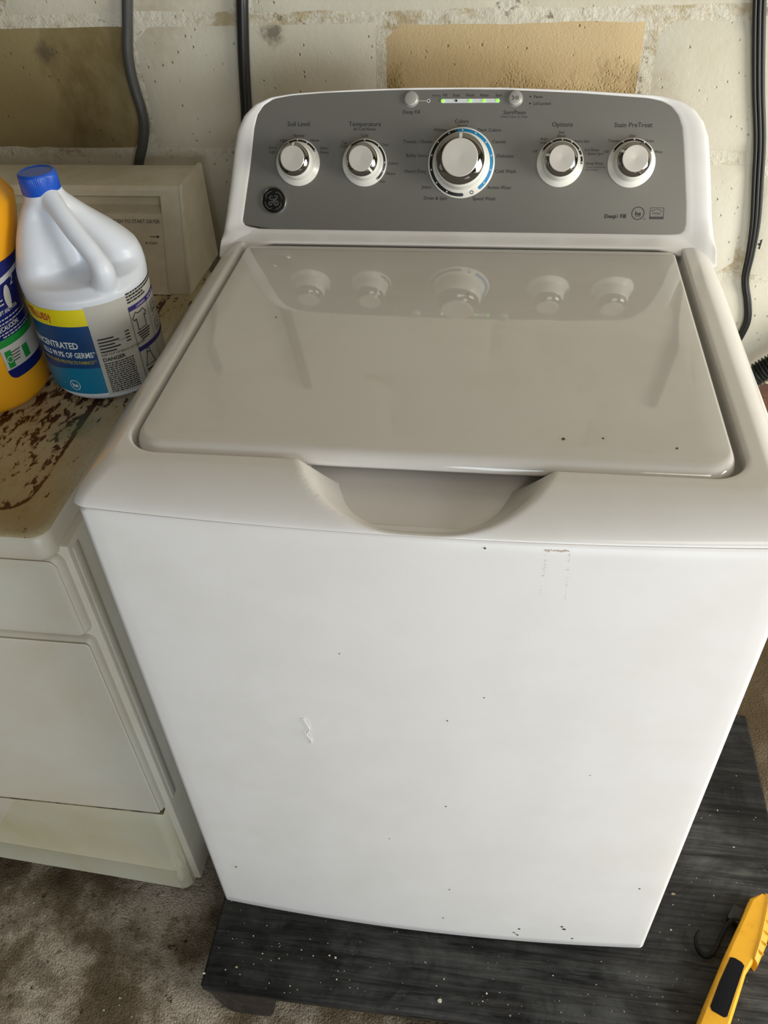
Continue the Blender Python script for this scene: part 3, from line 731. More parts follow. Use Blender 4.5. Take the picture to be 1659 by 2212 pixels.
knob(0.2270, 0.0915, S, 0.036, -60, [(-59, 59, blackarc)], (-59, -27, 2, 30, 59), 'control_knob', 'stain pretreat knob with its mark pointing upper left', 0.0167, 0.0213)

# round emblem with script monogram
EM = pmat(-0.2705, 0.0388, 0.0009)
bm = bmesh.new(); lathe(bm, [(0.0182, 0.0), (0.0186, 0.0022), (0.0178, 0.0036), (0.0170, 0.0034), (0.0166, 0.0022)], 60, EM)
em = tag(obj('emblem_badge', bm, mat('badge_chrome', (0.66, 0.65, 0.62), 0.12, metal=1.0), wm, 50), 'round chrome badge with script letters')
bm = bmesh.new(); lathe(bm, [(0.0168, 0.0022), (0.0150, 0.0027), (0.0, 0.0032)], 60, EM)
obj('badge_face', bm, emblemd, em, 50)
bm = bmesh.new()
def ribbon(pts, w, k=6):
    P = smoothpath([(x, y, 0) for x, y in pts], k); N = len(P); L = []; Rr = []
    for i, p in enumerate(P):
        d = (P[min(i + 1, N - 1)] - P[max(0, i - 1)]).normalized(); n_ = Vector((-d.y, d.x, 0)); ww = w * (0.55 + 0.45 * math.sin(PI * i / (N - 1)))
        L.append(EM @ (p + n_ * ww + Vector((0, 0, 0.0037)))); Rr.append(EM @ (p - n_ * ww + Vector((0, 0, 0.0037))))
    loft(bm, [L, Rr], closed=False)
q = 0.001
ribbon([(-1*q, 5*q), (-4*q, 6*q), (-6*q, 4*q), (-4.5*q, 2*q), (-1.5*q, 1.5*q), (0.5*q, 3*q)], 0.0007)
ribbon([(0.5*q, 3*q), (-1.2*q, -2*q), (-4*q, -6.2*q), (-6.6*q, -5*q), (-5.2*q, -2.4*q), (-1.6*q, -1*q), (2*q, 0.6*q)], 0.0008)
ribbon([(1*q, 6*q), (3.6*q, 6.4*q), (5.6*q, 5*q), (4*q, 2.8*q), (1.6*q, 1.6*q), (5*q, 0.8*q)], 0.0008)
ribbon([(4.6*q, 0.6*q), (1.6*q, -0.4*q), (0.6*q, -3*q), (2*q, -6*q), (5*q, -6.4*q), (7*q, -4*q), (6.2*q, -1.6*q), (4*q, -1.4*q), (3*q, -3.2*q), (4.2*q, -4.6*q)], 0.0008)
for k in range(4):
    a0 = PI / 4 + k * PI / 2
    ribbon([(0.0128 * math.cos(a0 + t_), 0.0128 * math.sin(a0 + t_)) for t_ in (-0.65, -0.3, 0, 0.3)] + [(0.0105 * math.cos(a0 + 0.55), 0.0105 * math.sin(a0 + 0.55))], 0.0006)
obj('badge_monogram', bm, embleml, em)

# chips, hair and tape residue on the washer
bm = bmesh.new()
rg = random.Random(3)
def chipf(x, z, r, e=1.0, mi=0):
    y = bow(x) - 0.0006
    bm.faces.new([bm.verts.new((x + r * e * math.cos(2 * PI * k / 9) * rg.uniform(.6, 1.2), y, z + r * math.sin(2 * PI * k / 9) * rg.uniform(.6, 1.3))) for k in range(9)]).material_index = mi
for x, z, r in ((-0.3, 0.137, 0.0019), (0.035, 0.164, 0.0012), (0.026, 0.063, 0.0013), (0.145, 0.049, 0.002), (0.138, 0.034, 0.002), (0.144, 0.026, 0.002), (0.141, 0.030, 0.0012), (0.209, 0.068, 0.0026), (0.213, 0.060, 0.003), (0.229, 0.027, 0.002), (0.304, 0.209, 0.0014), (0.028, 0.403, 0.0012), (0.028, 0.594, 0.001), (0.068, 0.643, 0.001), (-0.09, 0.70, 0.0009), (0.06, 0.872, 0.0012), (-0.05, 0.30, 0.0008), (0.20, 0.50, 0.0008)):
    chipf(x, z, r)
for x, y, r in ((0.131, 0.109, 0.0022), (0.17, 0.113, 0.0014), (0.239, 0.102, 0.0014), (-0.214, 0.337, 0.0014), (0.02, 0.41, 0.0008)):
    bm.faces.new([bm.verts.new((x + r * math.cos(2 * PI * k / 8) * rg.uniform(.6, 1.2), y + r * math.sin(2 * PI * k / 8) * rg.uniform(.5, 1.2), LZ + 0.0007)) for k in range(8)])
p_ = [(0.116, 0.8715), (0.1165, 0.846), (0.1155, 0.809)]; p2 = [(0.1375, 0.872), (0.1385, 0.843), (0.1395, 0.808)]
for path in (p_, p2):
    for (xa, za), (xb, zb) in zip(path, path[1:]):
        for k in range(9):
            t_ = rg.random(); chipf(xa + (xb - xa) * t_ + rg.uniform(-.0006, .0006), za + (zb - za) * t_, 0.0006, 0.6, 1)
for k in range(10): chipf(0.116 + 0.0022 * k, 0.8725 + rg.uniform(-.001, .001), rg.uniform(0.0006, 0.0013), 1.3, 1)
tag(obj('paint_chips', bm, [mat('dark_chip', (0.05, 0.035, 0.03), 0.7), mat('residue', (0.56, 0.48, 0.40), 0.7)], wm), 'dark chips and brown tape residue', kind='stuff')
bm = bmesh.new()
tube(bm, smoothpath([(-0.1435, bow(-.14) - .0012, 0.571), (-0.1395, bow(-.14) - .0022, 0.560), (-0.1385, bow(-.14) - .0015, 0.549), (-0.1425, bow(-.14) - .002, 0.541), (-0.1395, bow(-.14) - .002, 0.532), (-0.1385, bow(-.14) - .001, 0.524), (-0.1405, bow(-.14) - .001, 0.518)], 6), 0.00045, 6)
tag(obj('thread', bm, mat('pale_thread', (0.75, 0.75, 0.72), 0.6)), 'short pale wavy thread stuck on the washer front', 'thread')

# ------------------------------------------------------------------ dryer
DX1, DX0, DYF, DZT = -0.440, -1.177, 0.064, 0.773
dr = tag(empty('clothes_dryer', (-0.81, 0.36, FZ)), 'old yellowed white clothes dryer with rust spotted top left of the washer', 'dryer')
bm = bmesh.new(); box(bm, DX0 + 0.006, DX1 + 0.010, 0.080, 0.75, -0.115, 0.742, 0.004, 2)
box(bm, DX1 - 0.02, DX1 + 0.0115, 0.088, 0.105, 0.155, 0.733, 0.003, 2)
obj('cabinet', bm, dry, dr, 40)
for x in (DX0 + .06, DX1 - .05):
    for y in (0.12, 0.70):
        bm = bmesh.new(); lathe(bm, [(0, FZ), (0.018, FZ), (0.02, FZ + .01), (0.01, FZ + .014), (0.01, -0.11), (0, -0.11)], 14, Matrix.Translation((x, y, 0)))
        obj('levelling_foot', bm, rubber, dr, 40)
# top panel with raised border and recessed middle
bm = bmesh.new()
def tr(ins, z, r): return [Vector((x, y, z)) for x, y in rring(DX0 + ins, DX1 - ins, DYF - 0.004 + ins, 0.76 - ins, max(r, .003), max(r, .003), 40, 40, 8)]
rings = [tr(0.012, 0.737, 0.02), tr(0.002, 0.735, 0.02), tr(0.0, 0.738, 0.02), tr(0.0003, 0.752, 0.02), tr(0.0012, 0.7645, 0.02), tr(0.003, 0.7695, 0.02), tr(0.006, 0.7722, 0.02), tr(0.012, DZT, 0.02), tr(0.043, DZT, 0.034), tr(0.046, DZT - 0.0012, 0.034), tr(0.049, DZT - 0.0032, 0.034), tr(0.054, DZT - 0.0035, 0.03), tr(0.08, DZT - 0.0035, 0.02)]
vs = loft(bm, rings, cap0=True, cap1=True)
for f in bm.faces:
    f.normal_update()
    if abs(f.normal.z) < 0.55: f.material_index = 1
o = obj('top_panel', bm, [rust, dry], dr, 50)
wear = o.data.color_attributes.new('wear', 'FLOAT_COLOR', 'POINT')
wv = [0.30, 0.25, 0.05, 0.0, 0.05, 0.2, 0.25, 0.22, 0.35, 0.95, 1.0, 0.70, 0.55]
n_ = len(rings[0])
for i, d in enumerate(wear.data):
    w = wv[min(i // n_, len(wv) - 1)]; d.color = (w, w, w, 1)
# front panels
def panel(nm, x0, x1, z0, z1, y, m, r=0.016, ins=0.008, dep=0.02):
    bm = bmesh.new(); rings = []
    for k, (i_, yy) in enumerate(((0.0, y + dep), (0.0, y + dep * 0.55), (0.002, y + dep * 0.3), (0.006, y + dep * 0.12), (ins * 0.7, y + 0.001), (ins, y), (ins + 0.02, y))):
        ring = []
        for cx, cz, a0 in ((x0 + r, z0 + r, PI), (x1 - r, z0 + r, 1.5 * PI), (x1 - r, z1 - r, 0), (x0 + r, z1 - r, .5 * PI)):
            rr = max(0.002, r - i_)
            for q_ in range(7):
                a = a0 + PI / 2 * q_ / 6
                ring.append(Vector((cx + rr * math.cos(a), yy, cz + rr * math.sin(a))))
        rings.append(ring)
    loft(bm, rings, cap1=True)
    return obj(nm, bm, m, dr, 50)
panel('upper_front_panel', DX0, DX1 + 0.001, 0.588, 0.7335, DYF + 0.002, dry)
panel('dryer_door', DX0 + .002, DX1 - 0.0005, 0.143, 0.582, DYF + 0.001, dry, 0.010, 0.006)
bm = bmesh.new()
prof = [(0.090, 0.1365), (0.0715, 0.1365), (0.068, 0.131), (0.0665, 0.10), (0.064, 0.02), (0.061, -0.035), (0.0585, -0.045), (0.0605, -0.050), (0.058, -0.112), (0.062, -0.118), (0.085, -0.118)]
rings = []
for x in (DX0 + 0.003, DX0 + 0.01, -0.9, -0.6, DX1 - 0.024, DX1 - 0.018, DX1 - 0.010, DX1 - 0.004, DX1 - 0.002):
    e = max(0, 1 - (DX1 - 0.002 - x) / 0.02)
    sk = 0.0 if x > -0.47 else (-0.46 - x) * 0.05
    rings.append([Vector((x, y + sk + e ** 3 * 0.012, z)) for y, z in prof])
loft(bm, rings, closed=False, flip=False)
bm.faces.new([bm.verts.new(p) for p in rings[-1]])
obj('kick_panel', bm, dry2, dr, 35)
bm = bmesh.new(); rings = []
for z, hx, hy in ((0.10, .004, .006), (0.02, .006, .008), (-0.03, .010, .012), (-0.07, .014, .016), (-0.10, .012, .014), (-0.125, .007, .008)):
    cx = DX1 - 0.013 - (0.006 if z < -.05 else 0.0); cy = 0.074
    rings.append([Vector((cx + hx * math.cos(2 * PI * k / 20), cy + hy * math.sin(2 * PI * k / 20), z)) for k in range(20)])
loft(bm, rings, cap0=True, cap1=True, flip=True)
obj('corner_boot', bm, dry2, dr, 60)
bm = bmesh.new(); lathe(bm, [(0, 0.0012), (0.0022, 0.001), (0.0028, 0)], 14, Matrix.Translation((DX1 + 0.001, 0.10, 0.66)) @ Matrix.Rotation(rad(90), 4, 'Y') @ Matrix.Scale(1.8, 4, (1, 0, 0)))
obj('screw_hole', bm, rubber, dr, 50)
bm = bmesh.new(); box(bm, DX0 + 0.01, DX1 - 0.004, 0.0690, 0.079, 0.1366, 0.1428)  # rust-brown strip filling the gap under the door, gap shade painted in
seam = mat('rusty_gap_shade', (0.05, 0.03, 0.015), 0.8); t = NT(seam)
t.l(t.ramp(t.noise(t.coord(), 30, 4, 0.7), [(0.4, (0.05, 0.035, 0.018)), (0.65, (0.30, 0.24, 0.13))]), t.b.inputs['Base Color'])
obj('door_gap_shade', bm, seam, dr)
# console on the dryer
CX1, CX0 = -0.452, -1.165
bm = bmesh.new()
def cprof(yf0, yf1, zt): return [(0.812, DZT - 0.002), (0.812, zt - 0.004), (0.808, zt), (yf1 + 0.006, zt), (yf1, zt - 0.005), (yf0, DZT - 0.002)]
for x0, x1, off in ((CX0, CX1 - 0.002, 0.0),):
    P1 = cprof(0.655, 0.709, 0.930)
    def yfr(z): return 0.655 + (0.709 - 0.655) * (z - 0.771) / (0.925 - 0.771)
    # frame built as four bars round a recess, plus back and top
    rx0, rx1, rz0, rz1 = CX0 + 0.03, -0.489, 0.775, 0.917
    loft(bm, [[Vector((x, y, z)) for y, z in P1] for x in (rx1, CX1 - 0.003)], cap0=True, cap1=True)
    loft(bm, [[Vector((x, y, z)) for y, z in P1] for x in (CX0, rx0)], cap0=True, cap1=True)
    topbar = [(0.812, rz1), (0.812, 0.926), (0.808, 0.930), (0.715, 0.930), (0.709, 0.925), (yfr(rz1), rz1)]
    loft(bm, [[Vector((x, y, z)) for y, z in topbar] for x in (rx0, rx1)], cap0=True, cap1=True)
    loft(bm, [[Vector((x, y, z)) for y, z in ((0.812, 0.771), (0.812, rz1), (yfr(rz1) + 0.016, rz1), (yfr(rz1) + 0.016, 0.897), (yfr(0.89) + 0.004, 0.890), (yfr(0.78) + 0.004, 0.779), (yfr(0.771), 0.771))] for x in (rx0, rx1)], cap0=True, cap1=True)
con = obj('console', bm, drycon, dr, 25)
bm = bmesh.new()
P1 = [(0.815, DZT - 0.003), (0.815, 0.929), (0.810, 0.934), (0.712, 0.934), (0.705, 0.928), (0.652, DZT - 0.003)]
loft(bm, [[Vector((x, y, z)) for y, z in P1] for x in (CX1 - 0.0028, CX1 + 0.002)], cap0=True, cap1=True)
obj('console_end_cap', bm, drycon, dr, 25)
dtilt = math.atan2(0.054, 0.154)
def dp(x, z, h=0.0): return Vector((x, yfr(z) + 0.0035 - h, z + h * 0.33))
bm = bmesh.new()
add_text(bm, 'PUSH TO START DRYER', 0.0056, 'r', lambda a, b: dp(-0.4945 + a, 0.8765 + b, 0.0006), 0, False, 0.95)
def drect(x0, x1, z0, z1): bm.faces.new([bm.verts.new(dp(x, z, 0.0006)) for x, z in ((x0, z0), (x1, z0), (x1, z1), (x0, z1))])
drect(-0.514, -0.501, 0.8565, 0.8574); bm.faces.new([bm.verts.new(dp(x, z, 0.0006)) for x, z in ((-0.502, 0.8545), (-0.497, 0.8569), (-0.502, 0.8593))])
add_text(bm, 'START', 0.0036, 'l', lambda a, b: dp(-0.517 + a, 0.8455 + b, 0.0006))
bm.faces.new([bm.verts.new(dp(x, z, 0.0006)) for x, z in ((-0.5195, 0.8490), (-0.5195, 0.8460), (-0.5235, 0.8475))])
obj('console_lettering', bm, mat('dryer_ink', (0.06, 0.05, 0.035), 0.7), dr)
Mk = Matrix.Translation(dp(-0.556, 0.816, 0.0)) @ Matrix.Rotation(rad(90) - dtilt, 4, 'X')
bm = bmesh.new(); lathe(bm, [(0.0335, 0.0), (0.033, 0.003), (0.027, 0.005), (0.024, 0.006), (0.022, 0.018), (0.019, 0.021), (0, 0.021)], 40, Mk)
dk = obj('timer_knob', bm, drycon, dr, 40)
bm = bmesh.new(); box(bm, -0.0012, 0.0012, 0.020, 0.032, 0.0045, 0.0075, M=Mk)
obj('knob_mark', bm, ink, dk)

# ------------------------------------------------------------------ bleach jug
JX, JY, JZ = -0.490, 0.4075, DZT + 0.0003
jug = tag(empty('bleach_jug', (JX, JY, JZ)), 'white plastic bleach jug with blue cap and blue yellow label on dryer top', 'bottle')
RX, RY = 0.0805, 0.0805
def remesh(bm, vox, sm):
    me = bpy.data.meshes.new('tmp'); bm.normal_update(); bm.to_mesh(me); bm.free()
    o = bpy.data.objects.new('tmp', me); COL.objects.link(o)
    m = o.modifiers.new('r', 'REMESH'); m.mode = 'VOXEL'; m.voxel_size = vox
    s = o.modifiers.new('s', 'SMOOTH'); s.factor = 0.5; s.iterations = sm
    bpy.context.view_layer.update()
    r = bpy.data.meshes.new_from_object(o.evaluated_get(bpy.context.evaluated_depsgraph_get()))
    bpy.data.objects.remove(o); bpy.data.meshes.remove(me)
    r.materials.clear()
    return r
HA = rad(-43)                                  # direction of the handle
prof = [(0.0, 0.0), (0.060, 0.0), (0.071, 0.003), (0.0775, 0.010), (0.0803, 0.022), (0.0805, 0.140), (0.0818, 0.154), (0.0822, 0.165), (0.0813, 0.176), (0.0776, 0.188), (0.0705, 0.200), (0.0615, 0.213), (0.0520, 0.225), (0.0430, 0.236), (0.0360, 0.245), (0.0305, 0.252), (0.0250, 0.259), (0.0235, 0.264), (0.0225, 0.268), (0.0200, 0.270), (0.0200, 0.282), (0.0, 0.282)]
def jshift(z):
    T = [(0, 0), (0.188, 0), (0.200, 0.0035), (0.213, 0.0085), (0.225, 0.0135), (0.236, 0.0170), (0.245, 0.0190), (0.252, 0.0205), (0.259, 0.0215), (0.268, 0.0225), (0.30, 0.0235)]
    for (a, p), (b, q) in zip(T, T[1:]):
        if z <= b: return p + (q - p) * (z - a) / (b - a)
    return 0.0235
bm = bmesh.new(); rings = []
N = 96
for r, z in prof:
    k = sstep((z - 0.160) / 0.018) * (1 - sstep((z - 0.236) / 0.026))
    cx, cy = JX - jshift(z), JY
    ring = []
    for i in range(N):
        a = 2 * PI * i / N
        da = (a - HA + rad(18) + PI) % (2 * PI) - PI
        g = math.exp(-(abs(da) / rad(58)) ** 3.4)
        target = 0.007
        rr = r * (1 - k * g) + min(r, target + 0.25 * (r - target) * (abs(da) / rad(60)) ** 2) * k * g if r > target else r
        ring.append(Vector((cx + rr * math.cos(a), cy + rr * (RY / RX) * math.sin(a), JZ + z)))
    rings.append(ring)
loft(bm, rings[1:-1], cap0=True, cap1=True)
hd = Vector((math.cos(HA), math.sin(HA), 0))
ctr = lambda z: Vector((JX - jshift(z), JY, JZ + z))
hp = smoothpath([ctr(0.266) + hd * 0.006, ctr(0.257) + hd * 0.020, ctr(0.244) + hd * 0.036, ctr(0.225) + hd * 0.053, ctr(0.204) + hd * 0.067, ctr(0.184) + hd * 0.0735, ctr(0.160) + hd * 0.064], 6)
tube(bm, hp, lambda t_: 0.0125 + 0.005 * max(0, t_ - 0.7) * 3.3 + 0.001 * max(0, 0.25 - t_) * 4, 16)
jb = link('jug_body', remesh(bm, 0.0017, 14), jugm, jug, 180)
bm = bmesh.new()
cc = (JX - 0.0235, JY)
NC = 120
rings = []
for r, z, rib in ((0.0215, 0.2640, 0), (0.0228, 0.2642, 0), (0.0234, 0.2660, 1), (0.0230, 0.2850, 1), (0.0227, 0.2875, 1), (0.0213, 0.2895, 0), (0.0197, 0.2895, 0), (0.0188, 0.2885, 0), (0.010, 0.2885, 0)):
    rings.append([Vector((cc[0] + (r + (0.00045 if (i % 2) and rib else 0)) * math.cos(2 * PI * i / NC), cc[1] + (r + (0.00045 if (i % 2) and rib else 0)) * math.sin(2 * PI * i / NC), JZ + z)) for i in range(NC)])
loft(bm, rings, cap0=True, cap1=True)
obj('cap', bm, capm, jug, 35)
# label wrapped round the body
def js(deg, z, off=0.0008):
    a = rad(-70.6 + (deg + 70.8) * 1.145); return Vector((JX + (RX + off) * math.cos(a), JY + (RY + off) * math.sin(a), JZ + z))
def patch(bm, a0, a1, z0, z1, mi, off=0.0008, n=None):
    n = n or max(1, int((a1 - a0) / 3))
    loft(bm, [[js(a0 + (a1 - a0) * k / n, z, off) for k in range(n + 1)] for z in (z0, z1)], closed=False, mi=mi)
bm = bmesh.new()
MI = [labyel, labblue, labteal, labwhite, ink, labtext, labred, labgold, labviol]
patch(bm, -165, -70.8, 0.120, 0.1435, 0)
patch(bm, -165, -70.8, 0.058, 0.120, 1)
for k in range(30):                           # dark blue sweeps down into the teal field
    a0 = -165 + k * (94.2 / 30); a1 = a0 + 94.2 / 30
    zc = 0.040 + 0.030 * ((k / 30) ** 2) + 0.010 * (1 - k / 30)
    patch(bm, a0, a1, 0.018, 0.058, 2, 0.0008, 1)
    if zc < 0.058: patch(bm, a0, a1, zc, 0.0585, 1, 0.0010, 1)
k95 = RX * PI / 180 * 1.145
def jt(s, cap, al, deg, z, mi, off=0.0013, bold=True, sx=1.0):
    add_text(bm, s, cap, al, lambda a, b: js(deg + a / k95, z + b, off), mi, bold, sx)
jt('CONCENTRATED', 0.0092, 'r', -83.5, 0.0880, 5, sx=0.80)
jt('KILLS 99.9% OF GERMS*', 0.0078, 'r', -71.8, 0.0745, 5, sx=0.72)
jt('WHITENS AND PROTECTS FABRICS**', 0.0046, 'r', -72.3, 0.0650, 7, sx=0.80)
jt('UP TO 2X LOADS', 0.0060, 'r', -118, 0.134, 6, sx=0.8); jt('VALUES\u2020', 0.0095, 'r', -100, 0.127, 6, sx=0.75)
rg = random.Random(9)
loft(bm, [[js(-97.5 + q_ * math.cos(2 * PI * j / 24) / k95, 0.031 + q_ * math.sin(2 * PI * j / 24), 0.0013) for j in range(24)] for q_ in (0.0078, 0.0069)], mi=5)
jt('he', 0.0062, 'c', -97.5, 0.028, 5)
# back text panel
jt('DANGER', 0.0052, 'l', -67.6, 0.0655, 4)
jt('KEEP OUT OF REACH OF CHILDREN', 0.0034, 'l', -67.6, 0.0735, 4, bold=False, sx=0.82)
for k in range(5):
    z = 0.097 - k * 0.0046
    patch(bm, -67.4, -67.4 + (17 if k % 2 else 13), z, z + 0.0019, 4, 0.0011)
    if k < 4: patch(bm, -44.5, -40.5, z + 0.002, z + 0.0038, 4, 0.0011)
patch(bm, -52, -41, 0.0905, 0.0908, 4, 0.0011)
for k in range(15):
    z = 0.0612 - k * 0.0031
    a = -67.4
    while a < -43:
        w = rg.uniform(1.2, 3.8); patch(bm, a, min(a + w, -42.2), z, z + 0.0016, 4, 0.0011, 1); a += w + 0.6
# usage panel with pictograms
patch(bm, -36.2, 40, 0.122, 0.1285, 8, 0.0010)
jt('LAUNDRY', 0.0030, 'l', -28, 0.1238, 5, bold=False); jt('BEFORE USE', 0.0030, 'l', -12, 0.1238, 5, bold=False)
for k in range(4):
    z = 0.1455 - k * 0.0040; a = -35.5
    while a < (12 if k < 2 else -16):
        w = rg.uniform(1.5, 4); patch(bm, a, a + w, z, z + 0.0022, 4, 0.0011, 1); a += w + 0.7
patch(bm, -36.2, 40, 0.0625, 0.0690, 8, 0.0010)
patch(bm, -36.3, -35.9, 0.012, 0.128, 4, 0.0011, 1); patch(bm, -14.2, -13.9, 0.012, 0.122, 4, 0.0011, 1); patch(bm, -14, 20, 0.0955, 0.0959, 4, 0.0011)
def jline(pts, w=0.0005, mi=4):
    for (a1, z1), (a2, z2) in zip(pts, pts[1:]):
        p = Vector((a1 * k95, z1)); q_ = Vector((a2 * k95, z2)); d = (q_ - p)
        if d.length < 1e-6: continue
        d.normalize(); n2 = Vector((-d.y, d.x)) * w
        p -= d * w * .5; q_ += d * w * .5
        bm.faces.new([bm.verts.new(js(v_.x / k95, v_.y, 0.0012)) for v_ in (p - n2, q_ - n2, q_ + n2, p + n2)]).material_index = mi
jline([(-30.5, 0.118), (-34.5, 0.111), (-33, 0.107), (-31, 0.109), (-31, 0.0925), (-21.5, 0.0925), (-21.5, 0.109), (-19.8, 0.107), (-18.2, 0.111), (-22, 0.118), (-24, 0.1155), (-28.5, 0.1155), (-30.5, 0.118)], 0.00055)
for z0 in (0.101, 0.0745):
    jline([(-9, z0 + .014), (-9, z0), (0, z0), (0, z0 + .014), (-9, z0 + .014)], 0.0004)
    jline([(-4.5 + 3 * math.cos(t_ * PI / 5), z0 + 0.006 + 0.0045 * math.sin(t_ * PI / 5)) for t_ in range(11)], 0.0004)
for k in range(4):
    z = 0.088 - k * 0.0036; patch(bm, -33.5 + k, -18 - k, z, z + 0.0018, 4, 0.0011)
jline([(-29, 0.056), (-31, 0.044), (-33, 0.038), (-21, 0.038), (-23, 0.044), (-25, 0.056), (-29, 0.056)], 0.0005)
jline([(-29 + 2 * math.cos(t_ * PI / 4) + 2, 0.059 + 0.003 * math.sin(t_ * PI / 4)) for t_ in range(9)], 0.0005)
for k in range(3): patch(bm, -33 + k, -20 - k, 0.031 - k * 0.0036, 0.033 - k * 0.0036, 4, 0.0011)
obj('printed_label', bm, MI, jug)
bm = bmesh.new(); patch(bm, -70.8, 60, 0.014, 0.1465, 0, 0.0005)
obj('back_label', bm, labwhite, jug)

# ------------------------------------------------------------------ orange detergent bottle
OXc, OYc, OZ = -0.6655, 0.3600, DZT - 0.0030
ob = tag(empty('detergent_bottle', (OXc, OYc, OZ)), 'orange plastic detergent bottle with dark blue label left of the bleach jug', 'bottle')
def osurf(deg, z, off=0.0):
    # half widths grow slightly towards the shoulder
    tab = [(0.0, 0.080, 0.074), (0.004, 0.087, 0.080), (0.012, 0.0925, 0.086), (0.05, 0.0925, 0.086), (0.14, 0.0895, 0.083), (0.20, 0.0900, 0.083), (0.235, 0.0945, 0.084), (0.258, 0.096, 0.082), (0.275, 0.085, 0.072), (0.287, 0.068, 0.058), (0.296, 0.046, 0.042), (0.300, 0.026, 0.026)]
    for (z0, a0, b0), (z1, a1, b1) in zip(tab, tab[1:]):
        if z <= z1 or z1 == tab[-1][0]:
            f = max(0, min(1, (z - z0) / (z1 - z0))); ax = a0 + (a1 - a0) * f; by = b0 + (b1 - b0) * f; break
    a = rad(deg); c_, s_ = math.cos(a), math.sin(a); n_ = 2.05
    r = (abs(c_ / (ax + off)) ** n_ + abs(s_ / (by + off)) ** n_) ** (-1 / n_)
    lean = sstep((z - 0.12) / 0.14)
    return Vector((OXc + 0.012 * lean + r * c_, OYc + 0.036 * lean + r * s_, OZ + z))
bm = bmesh.new()
zs_ = [0.0, 0.004, 0.012, 0.03, 0.05, 0.08, 0.11, 0.14, 0.17, 0.20, 0.22, 0.235, 0.247, 0.258, 0.267, 0.275, 0.281, 0.287, 0.292, 0.296, 0.300]
loft(bm, [[osurf(360 * k / 72, z) for k in range(72)] for z in zs_], cap0=True, cap1=True)
lathe(bm, [(0.026, 0.298), (0.026, 0.308), (0, 0.308)], 40, Matrix.Translation((OXc + 0.012, OYc + 0.036, OZ)))
obj('bottle_body', bm, orange, ob, 60)
bm = bmesh.new(); lathe(bm, [(0.031, 0.304), (0.031, 0.330), (0.029, 0.333), (0, 0.333)], 40, Matrix.Translation((OXc + 0.012, OYc + 0.036, OZ)))
obj('cap', bm, capm, ob, 40)
bm = bmesh.new()
def op(a0, a1, z0, z1, mi, off=0.0008, n=None, skew=0.0):
    n = n or max(1, int(abs(a1 - a0) / 3))
    zz = [z0 + (z1 - z0) * q_ / 4 for q_ in range(5)]
    loft(bm, [[osurf(a0 + (a1 - a0) * k / n, z + skew * k / n, off) for k in range(n + 1)] for z in zz], closed=False, mi=mi)
# navy panel with rounded lower left corner
A0 = -31.0
def zb_(d):
    e = max(0.0, 1 - d / 7.5); return 0.047 + 0.0125 * (1 - math.sqrt(max(0.0, 1 - e * e)))
aa_ = [A0 + 0.75 * k for k in range(129)]
loft(bm, [[osurf(a, zb_(a - A0) * (1 - f) + 0.196 * f, 0.0008) for a in aa_] for f in (0, .25, .5, .75, 1)], closed=False, mi=0)
op(A0, 63, 0.062, 0.094, 1, 0.0012); op(A0, 63, 0.094, 0.104, 2, 0.0012)
op(A0 + 2.5, A0 + 8.5, 0.064, 0.088, 2, 0.0016); 
op(-11, -4, 0.066, 0.084, 2, 0.0016)
ko = 0.097 * PI / 180
def ot(s, cap, al, deg, z, mi, bold=True, sx=1.0): add_text(bm, s, cap, al, lambda a, b: osurf(deg + a / ko, z + b, 0.0016), mi, bold, sx)
ot('2', 0.011, 'l', -4, 0.163, 1); ot('LIFT AND POUR', 0.0050, 'l', -22, 0.134, 1, True, 0.8)
ot('PRECAUCI\u00d3N:', 0.0062, 'l', -30, 0.114, 1, True, 0.8)
for z, a0, a1 in ((0.127, -30, 20), (0.122, -30, 14), (0.1095, -30, 24), (0.1055, -24, 10), (0.145, -30, -16), (0.1505, -30, -18), (0.156, -30, -18)):
    a = a0
    while a < a1:
        w = rg.uniform(2, 5); op(a, a + w, z, z + 0.0016, 1, 0.0013, 1); a += w + 1
for k in range(4): op(-22.5, -13 - k, 0.083 - k * 0.004, 0.0845 - k * 0.004, 3, 0.0016)
loft(bm, [[osurf(A0 + 5.5 + q_ * math.cos(2 * PI * j / 20) / ko, 0.076 + q_ * math.sin(2 * PI * j / 20), 0.002) for j in range(20)] for q_ in (0.0048, 0.0036)], mi=1)
for j in range(20):                            # small white pouring bottle pictogram
    pass
bm.faces.new([bm.verts.new(osurf(-9 + 4.0 * math.cos(2 * PI * j / 18) + 3.2 * math.sin(2 * PI * j / 18) * -.6, 0.152 + 0.0155 * math.sin(2 * PI * j / 18), 0.0022)) for j in range(18)]).material_index = 1
# silver diagonal band near the top of the label
loft(bm, [[osurf(A0 + 4 + 90 * k / 30, 0.168 + 0.020 * k / 30 + dz, 0.0014) for k in range(31)] for dz in (0, 0.0075)], closed=False, mi=4)
obj('printed_label', bm, [navy, labwhite, green, ink2, silver], ob)

